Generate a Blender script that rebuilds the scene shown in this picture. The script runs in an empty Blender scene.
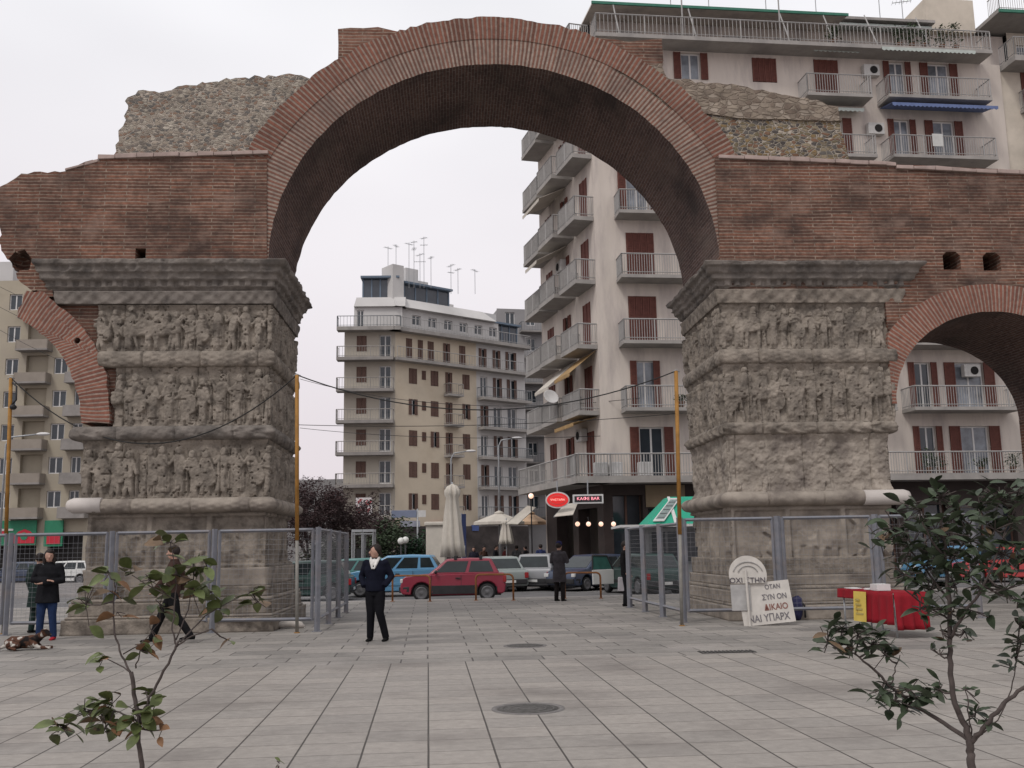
import bpy, bmesh, math, random
import numpy as np
from mathutils import Vector, Matrix
R = math.radians
sc = bpy.context.scene
COL = sc.collection
random.seed(7)
# ------------------------------------------------------------ camera, sky, sun, exposure
FPX = 1000.0; TH = math.atan(0.1636); CH = 1.62; ROLL = R(1.0)
cam_d = bpy.data.cameras.new('camera'); cam = bpy.data.objects.new('camera', cam_d); COL.objects.link(cam)
cam.location = (0, 0, CH); cam.rotation_euler = (Matrix.Rotation(math.pi/2+TH, 3, 'X') @ Matrix.Rotation(-ROLL, 3, 'Z')).to_euler()
cam_d.sensor_width = 36; cam_d.lens = FPX/1024*36; cam_d.clip_end = 3000; cam_d.clip_start = 0.1
sc.camera = cam
W = bpy.data.worlds.new('World'); sc.world = W; W.use_nodes = True
nt = W.node_tree; N = nt.nodes; Lk = nt.links
bg = N['Background']; bg.inputs[1].default_value = 0.1
sky = N.new('ShaderNodeTexSky'); sky.sky_type = 'NISHITA'; sky.sun_disc = False
SUN_EL, SUN_AZ = 52, 215
sky.sun_elevation = R(SUN_EL); sky.sun_rotation = R(SUN_AZ); sky.dust_density = 3
tc = N.new('ShaderNodeTexCoord'); nz = N.new('ShaderNodeTexNoise'); nz.inputs['Scale'].default_value = 1.6; nz.inputs['Detail'].default_value = 3
mp = N.new('ShaderNodeMapping'); mp.inputs['Scale'].default_value = (1, 1, 2.2)
Lk.new(tc.outputs['Generated'], mp.inputs[0]); Lk.new(mp.outputs[0], nz.inputs['Vector'])
cr = N.new('ShaderNodeValToRGB'); cr.color_ramp.elements[0].position = .3; cr.color_ramp.elements[1].position = .7
cr.color_ramp.elements[0].color = (7.9, 7.85, 8.2, 1); cr.color_ramp.elements[1].color = (10.2, 10.15, 10.4, 1)
Lk.new(nz.outputs['Fac'], cr.inputs[0])
sepz = N.new('ShaderNodeSeparateXYZ'); Lk.new(tc.outputs['Generated'], sepz.inputs[0])
hz = N.new('ShaderNodeMapRange'); hz.inputs['From Min'].default_value = 0.0; hz.inputs['From Max'].default_value = .5
Lk.new(sepz.outputs['Z'], hz.inputs['Value'])
hm = N.new('ShaderNodeMix'); hm.data_type = 'RGBA'; hm.inputs['A'].default_value = (7.9, 7.05, 7.4, 1)
Lk.new(hz.outputs[0], hm.inputs['Factor']); Lk.new(cr.outputs[0], hm.inputs['B'])
mx = N.new('ShaderNodeMix'); mx.data_type = 'RGBA'; mx.inputs['Factor'].default_value = .95
Lk.new(sky.outputs[0], mx.inputs['A']); Lk.new(hm.outputs['Result'], mx.inputs['B']); Lk.new(mx.outputs['Result'], bg.inputs[0])
sun_d = bpy.data.lights.new('sun', 'SUN'); sun_d.energy = 1.3; sun_d.angle = R(13); sun_d.color = (1, .96, .92)
sun = bpy.data.objects.new('sun', sun_d); COL.objects.link(sun)
az = R(SUN_AZ); el = R(SUN_EL)
sdir = Vector((math.sin(az)*math.cos(el), math.cos(az)*math.cos(el), math.sin(el)))
sun.rotation_euler = sdir.to_track_quat('Z', 'Y').to_euler(); sun.location = (0, 0, 60)
vs = sc.view_settings; vs.view_transform = 'Standard'; vs.look = 'None'; vs.exposure = 0.03; vs.gamma = 1; vs.use_curve_mapping = False
sc.cycles.max_bounces = 6; sc.cycles.diffuse_bounces = 3

# ------------------------------------------------------------ helpers
def ray(px, py):
    x0 = (px-512)/FPX; y0 = (384-py)/FPX
    x = x0*math.cos(ROLL)+y0*math.sin(ROLL); y = -x0*math.sin(ROLL)+y0*math.cos(ROLL)
    return Vector((x, math.cos(TH)-y*math.sin(TH), math.sin(TH)+y*math.cos(TH)))
def aty(px, py, Y):
    r = ray(px, py); t = Y/r.y
    return Vector((r.x*t, Y, CH+r.z*t))
def gnd(px, py, z=0):
    r = ray(px, py); t = (z-CH)/r.z
    return Vector((r.x*t, r.y*t, z))
class Fr:
    """A vertical reference plane: u along it, v behind it, z up."""
    def __init__(s, o, deg):
        s.o = Vector((o[0], o[1], 0)); a = R(deg); s.U = Vector((math.cos(a), math.sin(a), 0)); s.V = Vector((-math.sin(a), math.cos(a), 0)); s.a = a
    def P(s, p): return s.o + s.U*p[0] + s.V*p[1] + Vector((0, 0, p[2]))
    def hit(s, px, py, v=0):
        r = ray(px, py); q = s.o + s.V*v
        t = (q - Vector((0, 0, CH))).dot(s.V)/r.dot(s.V)
        w = r*t + Vector((0, 0, CH)) - q
        return (w.dot(s.U), w.z)
ID = Fr((0, 0), 0)
ORG = {}
class MB:
    def __init__(s, fr=ID): s.v = []; s.f = []; s.uv = {}; s.fr = fr; s.sm = set()
    def add(s, vs, fs, uvs=None, smooth=False):
        n = len(s.v); s.v += [tuple(p) for p in vs]
        for i, f in enumerate(fs):
            if uvs: s.uv[len(s.f)] = uvs[i]
            if smooth: s.sm.add(len(s.f))
            s.f.append(tuple(n+k for k in f))
        return s
    def box(s, a, b, T=None):
        x0, y0, z0 = a; x1, y1, z1 = b
        vs = [(x0,y0,z0),(x1,y0,z0),(x1,y1,z0),(x0,y1,z0),(x0,y0,z1),(x1,y0,z1),(x1,y1,z1),(x0,y1,z1)]
        if T: vs = [T(p) for p in vs]
        return s.add(vs, [(0,3,2,1),(4,5,6,7),(0,1,5,4),(1,2,6,5),(2,3,7,6),(3,0,4,7)])
    def hexa(s, vs): return s.add(vs, [(0,3,2,1),(4,5,6,7),(0,1,5,4),(1,2,6,5),(2,3,7,6),(3,0,4,7)])
    def quad(s, a, b, c, d): return s.add([a, b, c, d], [(0, 1, 2, 3)])
    def prism(s, pts, v0, v1):
        """outline pts in (u,z), extruded in v"""
        n = len(pts); vs = [(p[0], v0, p[1]) for p in pts] + [(p[0], v1, p[1]) for p in pts]
        fs = [tuple(range(n)), tuple(range(2*n-1, n-1, -1))] + [(i, i+n, (i+1) % n+n, (i+1) % n) for i in range(n)]
        return s.add(vs, fs)
    def tube(s, path, rad, n=8, sx=None, smooth=True, cap=True):
        """rad: number or list; sx: list of (rx, ry) ellipse scale"""
        path = [Vector(p) for p in path]; m = len(path)
        if not isinstance(rad, (list, tuple)): rad = [rad]*m
        vs = []; prev = None
        for i, p in enumerate(path):
            t = (path[min(i+1, m-1)]-path[max(i-1, 0)])
            t = t.normalized() if t.length > 1e-9 else Vector((0, 0, 1))
            if prev is None: ref = Vector((1, 0, 0)) if abs(t.x) < .8 else Vector((0, 1, 0))
            else: ref = prev
            a = (ref - t*ref.dot(t)).normalized(); b = t.cross(a); prev = a
            r = rad[i]; ra, rb = (r, r) if not isinstance(r, (tuple, list)) else r
            for k in range(n):
                q = 2*math.pi*k/n; vs.append(p + a*(math.cos(q)*ra) + b*(math.sin(q)*rb))
        fs = [(i*n+k, i*n+(k+1) % n, (i+1)*n+(k+1) % n, (i+1)*n+k) for i in range(m-1) for k in range(n)]
        s.add(vs, fs, smooth=smooth)
        if cap:
            o = len(s.v)-len(vs); s.f.append(tuple(o+k for k in range(n-1, -1, -1))); s.f.append(tuple(o+(m-1)*n+k for k in range(n)))
        return s
    def bar(s, a, b, w):
        a = Vector(a); b = Vector(b); return s.tube([a, b], w*.7071, n=4, smooth=False)
    def ell(s, c, r, n=14, m=10, rot=None):
        vs = []; c = Vector(c)
        for i in range(1, m):
            th = math.pi*i/m
            for k in range(n):
                ph = 2*math.pi*k/n
                p = Vector((math.sin(th)*math.cos(ph)*r[0], math.sin(th)*math.sin(ph)*r[1], math.cos(th)*r[2]))
                if rot: p = rot @ p
                vs.append(c+p)
        top = Vector((0, 0, r[2])); bot = Vector((0, 0, -r[2]))
        if rot: top = rot @ top; bot = rot @ bot
        vs += [c+top, c+bot]; T = len(vs)-2; B = T+1
        fs = [(i*n+k, (i+1)*n+k, (i+1)*n+(k+1) % n, i*n+(k+1) % n) for i in range(m-2) for k in range(n)]
        fs += [(T, k, (k+1) % n) for k in range(n)] + [(B, (m-2)*n+(k+1) % n, (m-2)*n+k) for k in range(n)]
        return s.add(vs, fs, smooth=True)
    def lathe(s, prof, c=(0, 0, 0), n=24, axis='z', wob=None, smooth=True):
        vs = []
        for (r, z) in prof:
            for k in range(n):
                q = 2*math.pi*k/n; rr = r*(wob(q, z) if wob else 1)
                p = (rr*math.cos(q), rr*math.sin(q), z) if axis == 'z' else (rr*math.cos(q), z, rr*math.sin(q))
                vs.append((p[0]+c[0], p[1]+c[1], p[2]+c[2]))
        m = len(prof)
        fs = [(i*n+k, i*n+(k+1) % n, (i+1)*n+(k+1) % n, (i+1)*n+k) for i in range(m-1) for k in range(n)]
        s.add(vs, fs, smooth=smooth); o = len(s.v)-len(vs)
        if prof[0][0] > 1e-6: s.f.append(tuple(o+k for k in range(n-1, -1, -1)))
        if prof[-1][0] > 1e-6: s.f.append(tuple(o+(m-1)*n+k for k in range(n)))
        return s
    def xf(s, M):
        s.v = [tuple(M @ Vector(p)) for p in s.v]; return s
    def build(s, name, mat, parent=None, label=None, bevel=0, mods=(), bseg=2, recalc=True):
        me = bpy.data.meshes.new(name)
        o0 = Vector(ORG.get(parent.name, (0, 0, 0))) if parent else Vector((0, 0, 0))
        me.from_pydata([s.fr.P(p)-o0 for p in s.v], [], s.f)
        me.validate() if False else None
        uvl = me.uv_layers.new(name='UVMap'); V = s.v; data = np.zeros((len(me.loops), 2), 'f')
        for i, p in enumerate(me.polygons):
            li = p.loop_start
            if i in s.uv:
                for k, t in enumerate(s.uv[i]): data[li+k] = t
                continue
            f = s.f[i]; a = Vector(V[f[0]]); nn = Vector((0, 0, 0))
            for k in range(1, len(f)-1): nn += (Vector(V[f[k]])-a).cross(Vector(V[f[k+1]])-a)
            nx, ny, nzv = abs(nn.x), abs(nn.y), abs(nn.z)
            for k, vi in enumerate(f):
                q = V[vi]
                data[li+k] = (q[0], q[1]) if (nzv >= nx and nzv >= ny) else ((q[0], q[2]) if ny >= nx else (q[1], q[2]))
        uvl.data.foreach_set('uv', data.ravel())
        if s.sm:
            fl = np.zeros(len(me.polygons), bool); fl[list(s.sm)] = True; me.polygons.foreach_set('use_smooth', fl)
        if recalc and len(s.f) < 60000:
            bm = bmesh.new(); bm.from_mesh(me); bmesh.ops.recalc_face_normals(bm, faces=bm.faces); bm.to_mesh(me); bm.free()
        ob = bpy.data.objects.new(name, me); COL.objects.link(ob)
        if mat is not None: me.materials.append(mat)
        if parent is not None: ob.parent = parent; ORG[ob.name] = tuple(o0)
        if label: ob['label'] = label
        if bevel:
            b = ob.modifiers.new('bevel', 'BEVEL'); b.width = bevel; b.segments = bseg; b.limit_method = 'ANGLE'; b.angle_limit = R(38)
            for p in me.polygons: p.use_smooth = True
            try:
                wn = ob.modifiers.new('wn', 'WEIGHTED_NORMAL'); wn.keep_sharp = False
            except Exception: pass
        if 'fuse' in mods or any(isinstance(m, tuple) for m in mods):
            vx = [m[1] for m in mods if isinstance(m, tuple)][0] if any(isinstance(m, tuple) for m in mods) else .014
            m = ob.modifiers.new('fuse', 'REMESH'); m.mode = 'VOXEL'; m.voxel_size = vx; m.use_smooth_shade = True
            m = ob.modifiers.new('soft', 'SMOOTH'); m.factor = .6; m.iterations = 4
        return ob
def thing(name, label, cat, loc=(0, 0, 0), group=None, rz=0):
    o = bpy.data.objects.new(name, None); COL.objects.link(o); o.location = loc; o.rotation_euler = (0, 0, rz)
    o['label'] = label; o['category'] = cat
    if group: o['group'] = group
    ORG[o.name] = tuple(loc); o.empty_display_size = .3
    return o
def local_thing(name, label, cat, group=None):
    o = thing(name, label, cat, (0, 0, 0), group); return o
def tag(o, label, cat, group=None, kind=None):
    if label: o['label'] = label
    if cat: o['category'] = cat
    if group: o['group'] = group
    if kind: o['kind'] = kind
    return o
def copy_tree(o, parent=None):
    c = o.copy(); COL.objects.link(c)
    if parent is not None: c.parent = parent
    for ch in list(o.children): copy_tree(ch, c)
    return c
def text(body, size, mat, parent, loc, rot=(math.pi/2, 0, 0), name='lettering', ext=.004, align='CENTER', sx=1, bold=0):
    cu = bpy.data.curves.new(name, 'FONT'); cu.body = body; cu.size = size; cu.extrude = ext; cu.offset = bold; cu.align_x = align; cu.align_y = 'CENTER'
    tmp = bpy.data.objects.new('tmp', cu); COL.objects.link(tmp); dg = bpy.context.evaluated_depsgraph_get(); dg.update()
    me = bpy.data.meshes.new_from_object(tmp.evaluated_get(dg)); bpy.data.objects.remove(tmp); bpy.data.curves.remove(cu)
    me.materials.clear(); me.materials.append(mat); o = bpy.data.objects.new(name, me); COL.objects.link(o)
    o.parent = parent; o0 = ORG.get(parent.name, (0, 0, 0)); ORG[o.name] = o0
    o.location = Vector(loc)-Vector(o0); o.rotation_euler = rot; o.scale = (sx, 1, 1)
    return o
# ------------------------------------------------------------ numeric noise
def _lat(seed):
    return np.random.RandomState(seed).rand(64, 64)
def vnoise(x, y, seed):
    L = _lat(seed); xi = np.floor(x).astype(int); yi = np.floor(y).astype(int); fx = x-xi; fy = y-yi
    fx = fx*fx*(3-2*fx); fy = fy*fy*(3-2*fy); a = L[xi % 64, yi % 64]; b = L[(xi+1) % 64, yi % 64]; c = L[xi % 64, (yi+1) % 64]; d = L[(xi+1) % 64, (yi+1) % 64]
    return (a*(1-fx)+b*fx)*(1-fy)+(c*(1-fx)+d*fx)*fy
def fbm(x, y, seed, octv=4):
    r = 0; a = .5; t = 0
    for k in range(octv):
        r = r+a*vnoise(x*2**k, y*2**k, seed+k); t += a; a *= .55
    return r/t
def rough(pts, step=.15, amp=.03, seed=0, closed=True):
    rs = random.Random(seed); out = []; n = len(pts)
    for i in range(n if closed else n-1):
        a = pts[i]; b = pts[(i+1) % n]; L = math.hypot(b[0]-a[0], b[1]-a[1]); k = max(1, int(L/step))
        for j in range(k):
            t = j/k; out.append((a[0]+(b[0]-a[0])*t+rs.uniform(-amp, amp), a[1]+(b[1]-a[1])*t+rs.uniform(-amp, amp)))
    return out
# ------------------------------------------------------------ materials
MATS = {}
def _base(name, rough_=.8, metal=0, spec=.3):
    m = bpy.data.materials.new(name); m.use_nodes = True; b = m.node_tree.nodes['Principled BSDF']
    b.inputs['Roughness'].default_value = rough_; b.inputs['Metallic'].default_value = metal
    b.inputs['Specular IOR Level'].default_value = spec
    return m, m.node_tree.nodes, m.node_tree.links, b
def _rgb(c): return (c[0], c[1], c[2], 1)
def _mul(c, f): return tuple(max(0, min(1, x*f)) for x in c)
def plain(name, c, rough_=.8, var=.15, scale=4, metal=0, bump=0, bscale=30, streak=0, spec=.3, dirt=None, dirt_amt=.5, dscale=1.2):
    if name in MATS: return MATS[name]
    m, N, L, b = _base(name, rough_, metal, spec)
    tc = N.new('ShaderNodeTexCoord'); mp = N.new('ShaderNodeMapping'); L.new(tc.outputs['Object'], mp.inputs[0])
    if streak: mp.inputs['Scale'].default_value = (1, 1, 1-streak)
    n1 = N.new('ShaderNodeTexNoise'); n1.inputs['Scale'].default_value = scale; n1.inputs['Detail'].default_value = 5; n1.inputs['Roughness'].default_value = .6
    L.new(mp.outputs[0], n1.inputs['Vector'])
    r = N.new('ShaderNodeValToRGB'); r.color_ramp.elements[0].position = .3; r.color_ramp.elements[1].position = .7
    r.color_ramp.elements[0].color = _rgb(_mul(c, 1-var)); r.color_ramp.elements[1].color = _rgb(_mul(c, 1+var))
    L.new(n1.outputs['Fac'], r.inputs[0]); out = r.outputs[0]
    if dirt:
        n2 = N.new('ShaderNodeTexNoise'); n2.inputs['Scale'].default_value = dscale; n2.inputs['Detail'].default_value = 7; n2.inputs['Roughness'].default_value = .65
        L.new(mp.outputs[0], n2.inputs['Vector'])
        r2 = N.new('ShaderNodeValToRGB'); r2.color_ramp.elements[0].position = .48; r2.color_ramp.elements[1].position = .68
        r2.color_ramp.elements[0].color = (0, 0, 0, 1); r2.color_ramp.elements[1].color = (dirt_amt,)*3+(1,)
        L.new(n2.outputs['Fac'], r2.inputs[0]); x = N.new('ShaderNodeMix'); x.data_type = 'RGBA'
        L.new(r2.outputs[0], x.inputs['Factor']); L.new(out, x.inputs['A']); x.inputs['B'].default_value = _rgb(dirt); out = x.outputs['Result']
    L.new(out, b.inputs['Base Color'])
    if bump:
        n3 = N.new('ShaderNodeTexNoise'); n3.inputs['Scale'].default_value = bscale; n3.inputs['Detail'].default_value = 4
        L.new(tc.outputs['Object'], n3.inputs['Vector'])
        bp = N.new('ShaderNodeBump'); bp.inputs['Strength'].default_value = min(1, bump*8); bp.inputs['Distance'].default_value = bump
        L.new(n3.outputs['Fac'], bp.inputs['Height']); L.new(bp.outputs[0], b.inputs['Normal'])
    MATS[name] = m; return m
def emit(name, c, s, base=(0.8, .8, .8)):
    if name in MATS: return MATS[name]
    m, N, L, b = _base(name); b.inputs['Base Color'].default_value = _rgb(base)
    b.inputs['Emission Color'].default_value = _rgb(c); b.inputs['Emission Strength'].default_value = s; MATS[name] = m; return m
def brick(name, c1, c2, mort, bw=.33, rh=.078, ms=.015, bump=.012, off=.5, dark=(.05, .035, .03), dark_amt=.55, dscale=.7, dpos=(.45, .7), var=.3, warp=.012, pale=None, rot=0, rough_=.9, freq=2, msmooth=.25, vj=None):
    if name in MATS: return MATS[name]
    m, N, L, b = _base(name, rough_, 0, .15)
    tc = N.new('ShaderNodeTexCoord')
    nw = N.new('ShaderNodeTexNoise'); nw.inputs['Scale'].default_value = 2.3; nw.inputs['Detail'].default_value = 3; L.new(tc.outputs['UV'], nw.inputs['Vector'])
    sc_ = N.new('ShaderNodeVectorMath'); sc_.operation = 'MULTIPLY_ADD'; L.new(nw.outputs['Color'], sc_.inputs[0]); sc_.inputs[1].default_value = (warp*4, warp*2, 0); L.new(tc.outputs['UV'], sc_.inputs[2])
    bt = N.new('ShaderNodeTexBrick'); bt.offset = off; bt.offset_frequency = freq; bt.inputs['Scale'].default_value = 1; bt.inputs['Brick Width'].default_value = bw
    bt.inputs['Row Height'].default_value = rh; bt.inputs['Mortar Size'].default_value = ms; bt.inputs['Mortar Smooth'].default_value = msmooth
    bt.inputs['Color1'].default_value = _rgb(c1); bt.inputs['Color2'].default_value = _rgb(c2); bt.inputs['Mortar'].default_value = _rgb(mort)
    L.new(sc_.outputs[0], bt.inputs['Vector'])
    n1 = N.new('ShaderNodeTexNoise'); n1.inputs['Scale'].default_value = 9; n1.inputs['Detail'].default_value = 6; n1.inputs['Roughness'].default_value = .7; L.new(tc.outputs['UV'], n1.inputs['Vector'])
    bcol = bt.outputs['Color']
    if vj:
        b2 = N.new('ShaderNodeTexBrick'); b2.offset = 0; b2.inputs['Scale'].default_value = 1; b2.inputs['Brick Width'].default_value = bw; b2.inputs['Row Height'].default_value = 500; b2.inputs['Mortar Size'].default_value = ms*1.15; b2.inputs['Mortar Smooth'].default_value = .3; L.new(sc_.outputs[0], b2.inputs['Vector'])
        x2 = N.new('ShaderNodeMix'); x2.data_type = 'RGBA'; L.new(b2.outputs['Fac'], x2.inputs['Factor']); L.new(bcol, x2.inputs['A']); x2.inputs['B'].default_value = _rgb(vj); bcol = x2.outputs['Result']
    mr = N.new('ShaderNodeMapRange'); mr.inputs['From Min'].default_value = .25; mr.inputs['From Max'].default_value = .75; mr.inputs['To Min'].default_value = 1-var; mr.inputs['To Max'].default_value = 1+var; L.new(n1.outputs['Fac'], mr.inputs['Value'])
    mm = N.new('ShaderNodeMix'); mm.data_type = 'RGBA'; mm.blend_type = 'MULTIPLY'; mm.inputs['Factor'].default_value = 1; L.new(bcol, mm.inputs['A']); L.new(mr.outputs[0], mm.inputs['B'])
    out = mm.outputs['Result']
    def patch(out, col, amt, scl, pos, seed):
        n2 = N.new('ShaderNodeTexNoise'); n2.inputs['Scale'].default_value = scl; n2.inputs['Detail'].default_value = 7; n2.inputs['Roughness'].default_value = .62
        mpp = N.new('ShaderNodeMapping'); mpp.inputs['Location'].default_value = (seed, seed*2, seed); mpp.inputs['Scale'].default_value = (1, 1.3, 1); L.new(tc.outputs['UV'], mpp.inputs[0]); L.new(mpp.outputs[0], n2.inputs['Vector'])
        r2 = N.new('ShaderNodeValToRGB'); r2.color_ramp.elements[0].position = pos[0]; r2.color_ramp.elements[1].position = pos[1]
        r2.color_ramp.elements[0].color = (0, 0, 0, 1); r2.color_ramp.elements[1].color = (amt,)*3+(1,); L.new(n2.outputs['Fac'], r2.inputs[0])
        x = N.new('ShaderNodeMix'); x.data_type = 'RGBA'; L.new(r2.outputs[0], x.inputs['Factor']); L.new(out, x.inputs['A']); x.inputs['B'].default_value = _rgb(col)
        return x.outputs['Result']
    out = patch(out, dark, dark_amt, dscale, dpos, 3)
    if pale: out = patch(out, pale, .5, dscale*1.7, (.52, .72), 11)
    L.new(out, b.inputs['Base Color'])
    inv = N.new('ShaderNodeMath'); inv.operation = 'MULTIPLY_ADD'; L.new(bt.outputs['Fac'], inv.inputs[0]); inv.inputs[1].default_value = -1; L.new(n1.outputs['Fac'], inv.inputs[2])
    bp = N.new('ShaderNodeBump'); bp.inputs['Strength'].default_value = 1; bp.inputs['Distance'].default_value = bump; L.new(inv.outputs[0], bp.inputs['Height']); L.new(bp.outputs[0], b.inputs['Normal'])
    MATS[name] = m; return m
def rubble(name, cols, mort, scale=6.5, bump=.05):
    if name in MATS: return MATS[name]
    m, N, L, b = _base(name, .95, 0, .1)
    tc = N.new('ShaderNodeTexCoord'); mp = N.new('ShaderNodeMapping'); mp.inputs['Scale'].default_value = (1, 1.9, 1); L.new(tc.outputs['UV'], mp.inputs[0])
    nw = N.new('ShaderNodeTexNoise'); nw.inputs['Scale'].default_value = 5; L.new(tc.outputs['UV'], nw.inputs['Vector'])
    ad = N.new('ShaderNodeVectorMath'); ad.operation = 'MULTIPLY_ADD'; L.new(nw.outputs['Color'], ad.inputs[0]); ad.inputs[1].default_value = (.12, .12, 0); L.new(mp.outputs[0], ad.inputs[2])
    v = N.new('ShaderNodeTexVoronoi'); v.inputs['Scale'].default_value = scale; v.feature = 'F1'; L.new(ad.outputs[0], v.inputs['Vector'])
    v2 = N.new('ShaderNodeTexVoronoi'); v2.inputs['Scale'].default_value = scale; v2.feature = 'DISTANCE_TO_EDGE'; L.new(ad.outputs[0], v2.inputs['Vector'])
    sp = N.new('ShaderNodeSeparateColor'); L.new(v.outputs['Color'], sp.inputs[0])
    r = N.new('ShaderNodeValToRGB'); r.color_ramp.interpolation = 'CONSTANT'; els = r.color_ramp.elements
    for i, c in enumerate(cols):
        e = els[i] if i < 2 else els.new(i/len(cols)); e.position = i/len(cols); e.color = _rgb(c)
    L.new(sp.outputs[0], r.inputs[0])
    r2 = N.new('ShaderNodeValToRGB'); r2.color_ramp.elements[0].position = .03; r2.color_ramp.elements[1].position = .12; L.new(v2.outputs['Distance'], r2.inputs[0])
    x = N.new('ShaderNodeMix'); x.data_type = 'RGBA'; L.new(r2.outputs[0], x.inputs['Factor']); x.inputs['A'].default_value = _rgb(mort); L.new(r.outputs[0], x.inputs['B'])
    n1 = N.new('ShaderNodeTexNoise'); n1.inputs['Scale'].default_value = 2.5; n1.inputs['Detail'].default_value = 8; n1.inputs['Roughness'].default_value = .7; L.new(tc.outputs['UV'], n1.inputs['Vector'])
    mr = N.new('ShaderNodeMapRange'); mr.inputs['From Min'].default_value = .3; mr.inputs['From Max'].default_value = .7; mr.inputs['To Min'].default_value = .6; mr.inputs['To Max'].default_value = 1.3; L.new(n1.outputs['Fac'], mr.inputs['Value'])
    mm = N.new('ShaderNodeMix'); mm.data_type = 'RGBA'; mm.blend_type = 'MULTIPLY'; mm.inputs['Factor'].default_value = 1; L.new(x.outputs['Result'], mm.inputs['A']); L.new(mr.outputs[0], mm.inputs['B'])
    L.new(mm.outputs['Result'], b.inputs['Base Color'])
    bp = N.new('ShaderNodeBump'); bp.inputs['Strength'].default_value = 1; bp.inputs['Distance'].default_value = bump; L.new(r2.outputs[0], bp.inputs['Height']); L.new(bp.outputs[0], b.inputs['Normal'])
    MATS[name] = m; return m
# ============================================================ GROUND
A = Fr((0, 22.0), 3.56)
ANG = 3.56; T_ARCH = 3.55
def struct(mb, name, mat): return tag(mb.build(name, mat), None, None, kind='structure')
G = Fr((0, 0), 4.9)   # the paving runs with the arch's axis
vj = 15.0
m_pave = brick('paving', (.312, .285, .258), (.262, .242, .222), (.165, .148, .134), vj=(.075, .068, .062), bw=.535, rh=.50, ms=.008, bump=.006, off=0, dark=(.14, .125, .115), dark_amt=.65, dscale=.6, dpos=(.5, .72), var=.18, warp=.001, rough_=.62, freq=1)
m_pave2 = brick('paving_slabs', (.305, .282, .257), (.215, .202, .186), (.09, .08, .076), bw=1.05, rh=.62, ms=.012, bump=.008, off=.37, dark=(.10, .095, .095), dark_amt=.5, dscale=.5, dpos=(.48, .72), var=.2, warp=.006, rough_=.65, pale=(.36, .33, .31))
m_asph = plain('asphalt', (.13, .125, .125), .9, .2, 1.5, bump=.004, dirt=(.2, .19, .185), dirt_amt=.6, dscale=.3)
m_farpave = brick('far_paving', (.24, .22, .215), (.19, .18, .175), (.09, .085, .085), bw=.6, rh=.6, ms=.015, off=.5, bump=.004)
g = MB(); g.quad((-400, -60, -.16), (400, -60, -.16), (400, 900, -.16), (-400, 900, -.16)); struct(g, 'ground', plain('earth', (.2, .19, .18), .95, .2, .2))
g = MB(G); g.quad((-60, -20, 0), (60, -20, 0), (60, vj, 0), (-60, vj, 0)); struct(g, 'plaza_paving', m_pave)
g = MB(G); g.box((-60, vj, -.14), (60, 33.2, 0)); struct(g, 'arch_paving', m_pave2)
g = MB(G); g.box((-60, 33.2, -.14), (60, 33.5, .004)); struct(g, 'kerb', plain('kerb_stone', (.3, .28, .27), .8, .15, 3))
g = MB(G); g.quad((-90, 33.2, -.12), (90, 33.2, -.12), (90, 44.5, -.12), (-90, 44.5, -.12)); struct(g, 'road', m_asph)
g = MB(G); g.box((-90, 44.5, -.14), (90, 110, 0)); struct(g, 'pavement', m_farpave)
g = MB(G); g.box((-90, 44.3, -.14), (90, 44.5, .01)); struct(g, 'kerb', MATS['kerb_stone'])
g = MB(G)
for i in range(-6, 12): g.quad((i*5, 39.2, -.116), (i*5+2.6, 39.2, -.116), (i*5+2.6, 39.32, -.116), (i*5, 39.32, -.116))
struct(g, 'road_marking', plain('road_paint', (.55, .54, .52), .8, .3, 8))

# ============================================================ THE ARCH
m_brick = brick('roman_brick', (.215, .10, .068), (.115, .062, .047), (.27, .205, .16), bw=.95, rh=.078, ms=.014, dark=(.05, .036, .032), dark_amt=.82, dscale=.8, dpos=(.42, .66), pale=(.29, .20, .16), var=.5, warp=.02)
m_ring_out = brick('voussoir_brick_red', (.235, .10, .07), (.145, .068, .05), (.26, .20, .165), bw=3.1, rh=.10, ms=.024, dark=(.07, .035, .03), dark_amt=.4, dscale=.9, var=.35)
m_ring_in = brick('voussoir_brick_pale', (.225, .11, .08), (.14, .074, .057), (.295, .235, .195), bw=3.1, rh=.10, ms=.030, dark=(.08, .06, .055), dark_amt=.45, dscale=.8, var=.35)
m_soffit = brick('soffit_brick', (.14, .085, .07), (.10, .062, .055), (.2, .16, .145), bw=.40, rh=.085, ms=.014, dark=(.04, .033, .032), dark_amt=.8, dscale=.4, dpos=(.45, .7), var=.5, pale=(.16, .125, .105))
m_rub_l = rubble('rubble_masonry_left', [(.31, .265, .22), (.19, .165, .145), (.34, .29, .235), (.24, .165, .125), (.39, .35, .29), (.15, .14, .13)], (.42, .37, .315), 10.0, .02)
m_rub_r = rubble('rubble_masonry_right', [(.24, .17, .09), (.09, .08, .075), (.2, .12, .08), (.28, .23, .16), (.13, .12, .11), (.17, .14, .09)], (.42, .37, .31), 7.5, .035)
m_capm = rubble('capping_mortar', [(.30, .25, .20), (.22, .18, .145), (.26, .215, .17), (.33, .28, .23), (.19, .15, .12)], (.25, .205, .165), 5.0, .02)
m_cap = plain('ledge_stone', (.36, .28, .25), .85, .22, 3, bump=.02, bscale=8)
m_stone = plain('weathered_marble', (.235, .203, .170), .92, .34, 2.2, bump=.05, bscale=17, dirt=(.065, .055, .047), dirt_amt=.75, dscale=3.4)
m_stone2 = plain('blackened_marble', (.185, .163, .144), .92, .3, 2.5, bump=.05, bscale=14, dirt=(.05, .046, .045), dirt_amt=.7, dscale=1.6)
m_stone3 = plain('pale_marble', (.285, .248, .21), .9, .28, 2.0, bump=.03, bscale=14, dirt=(.12, .10, .088), dirt_amt=.8, dscale=1.5)
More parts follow.
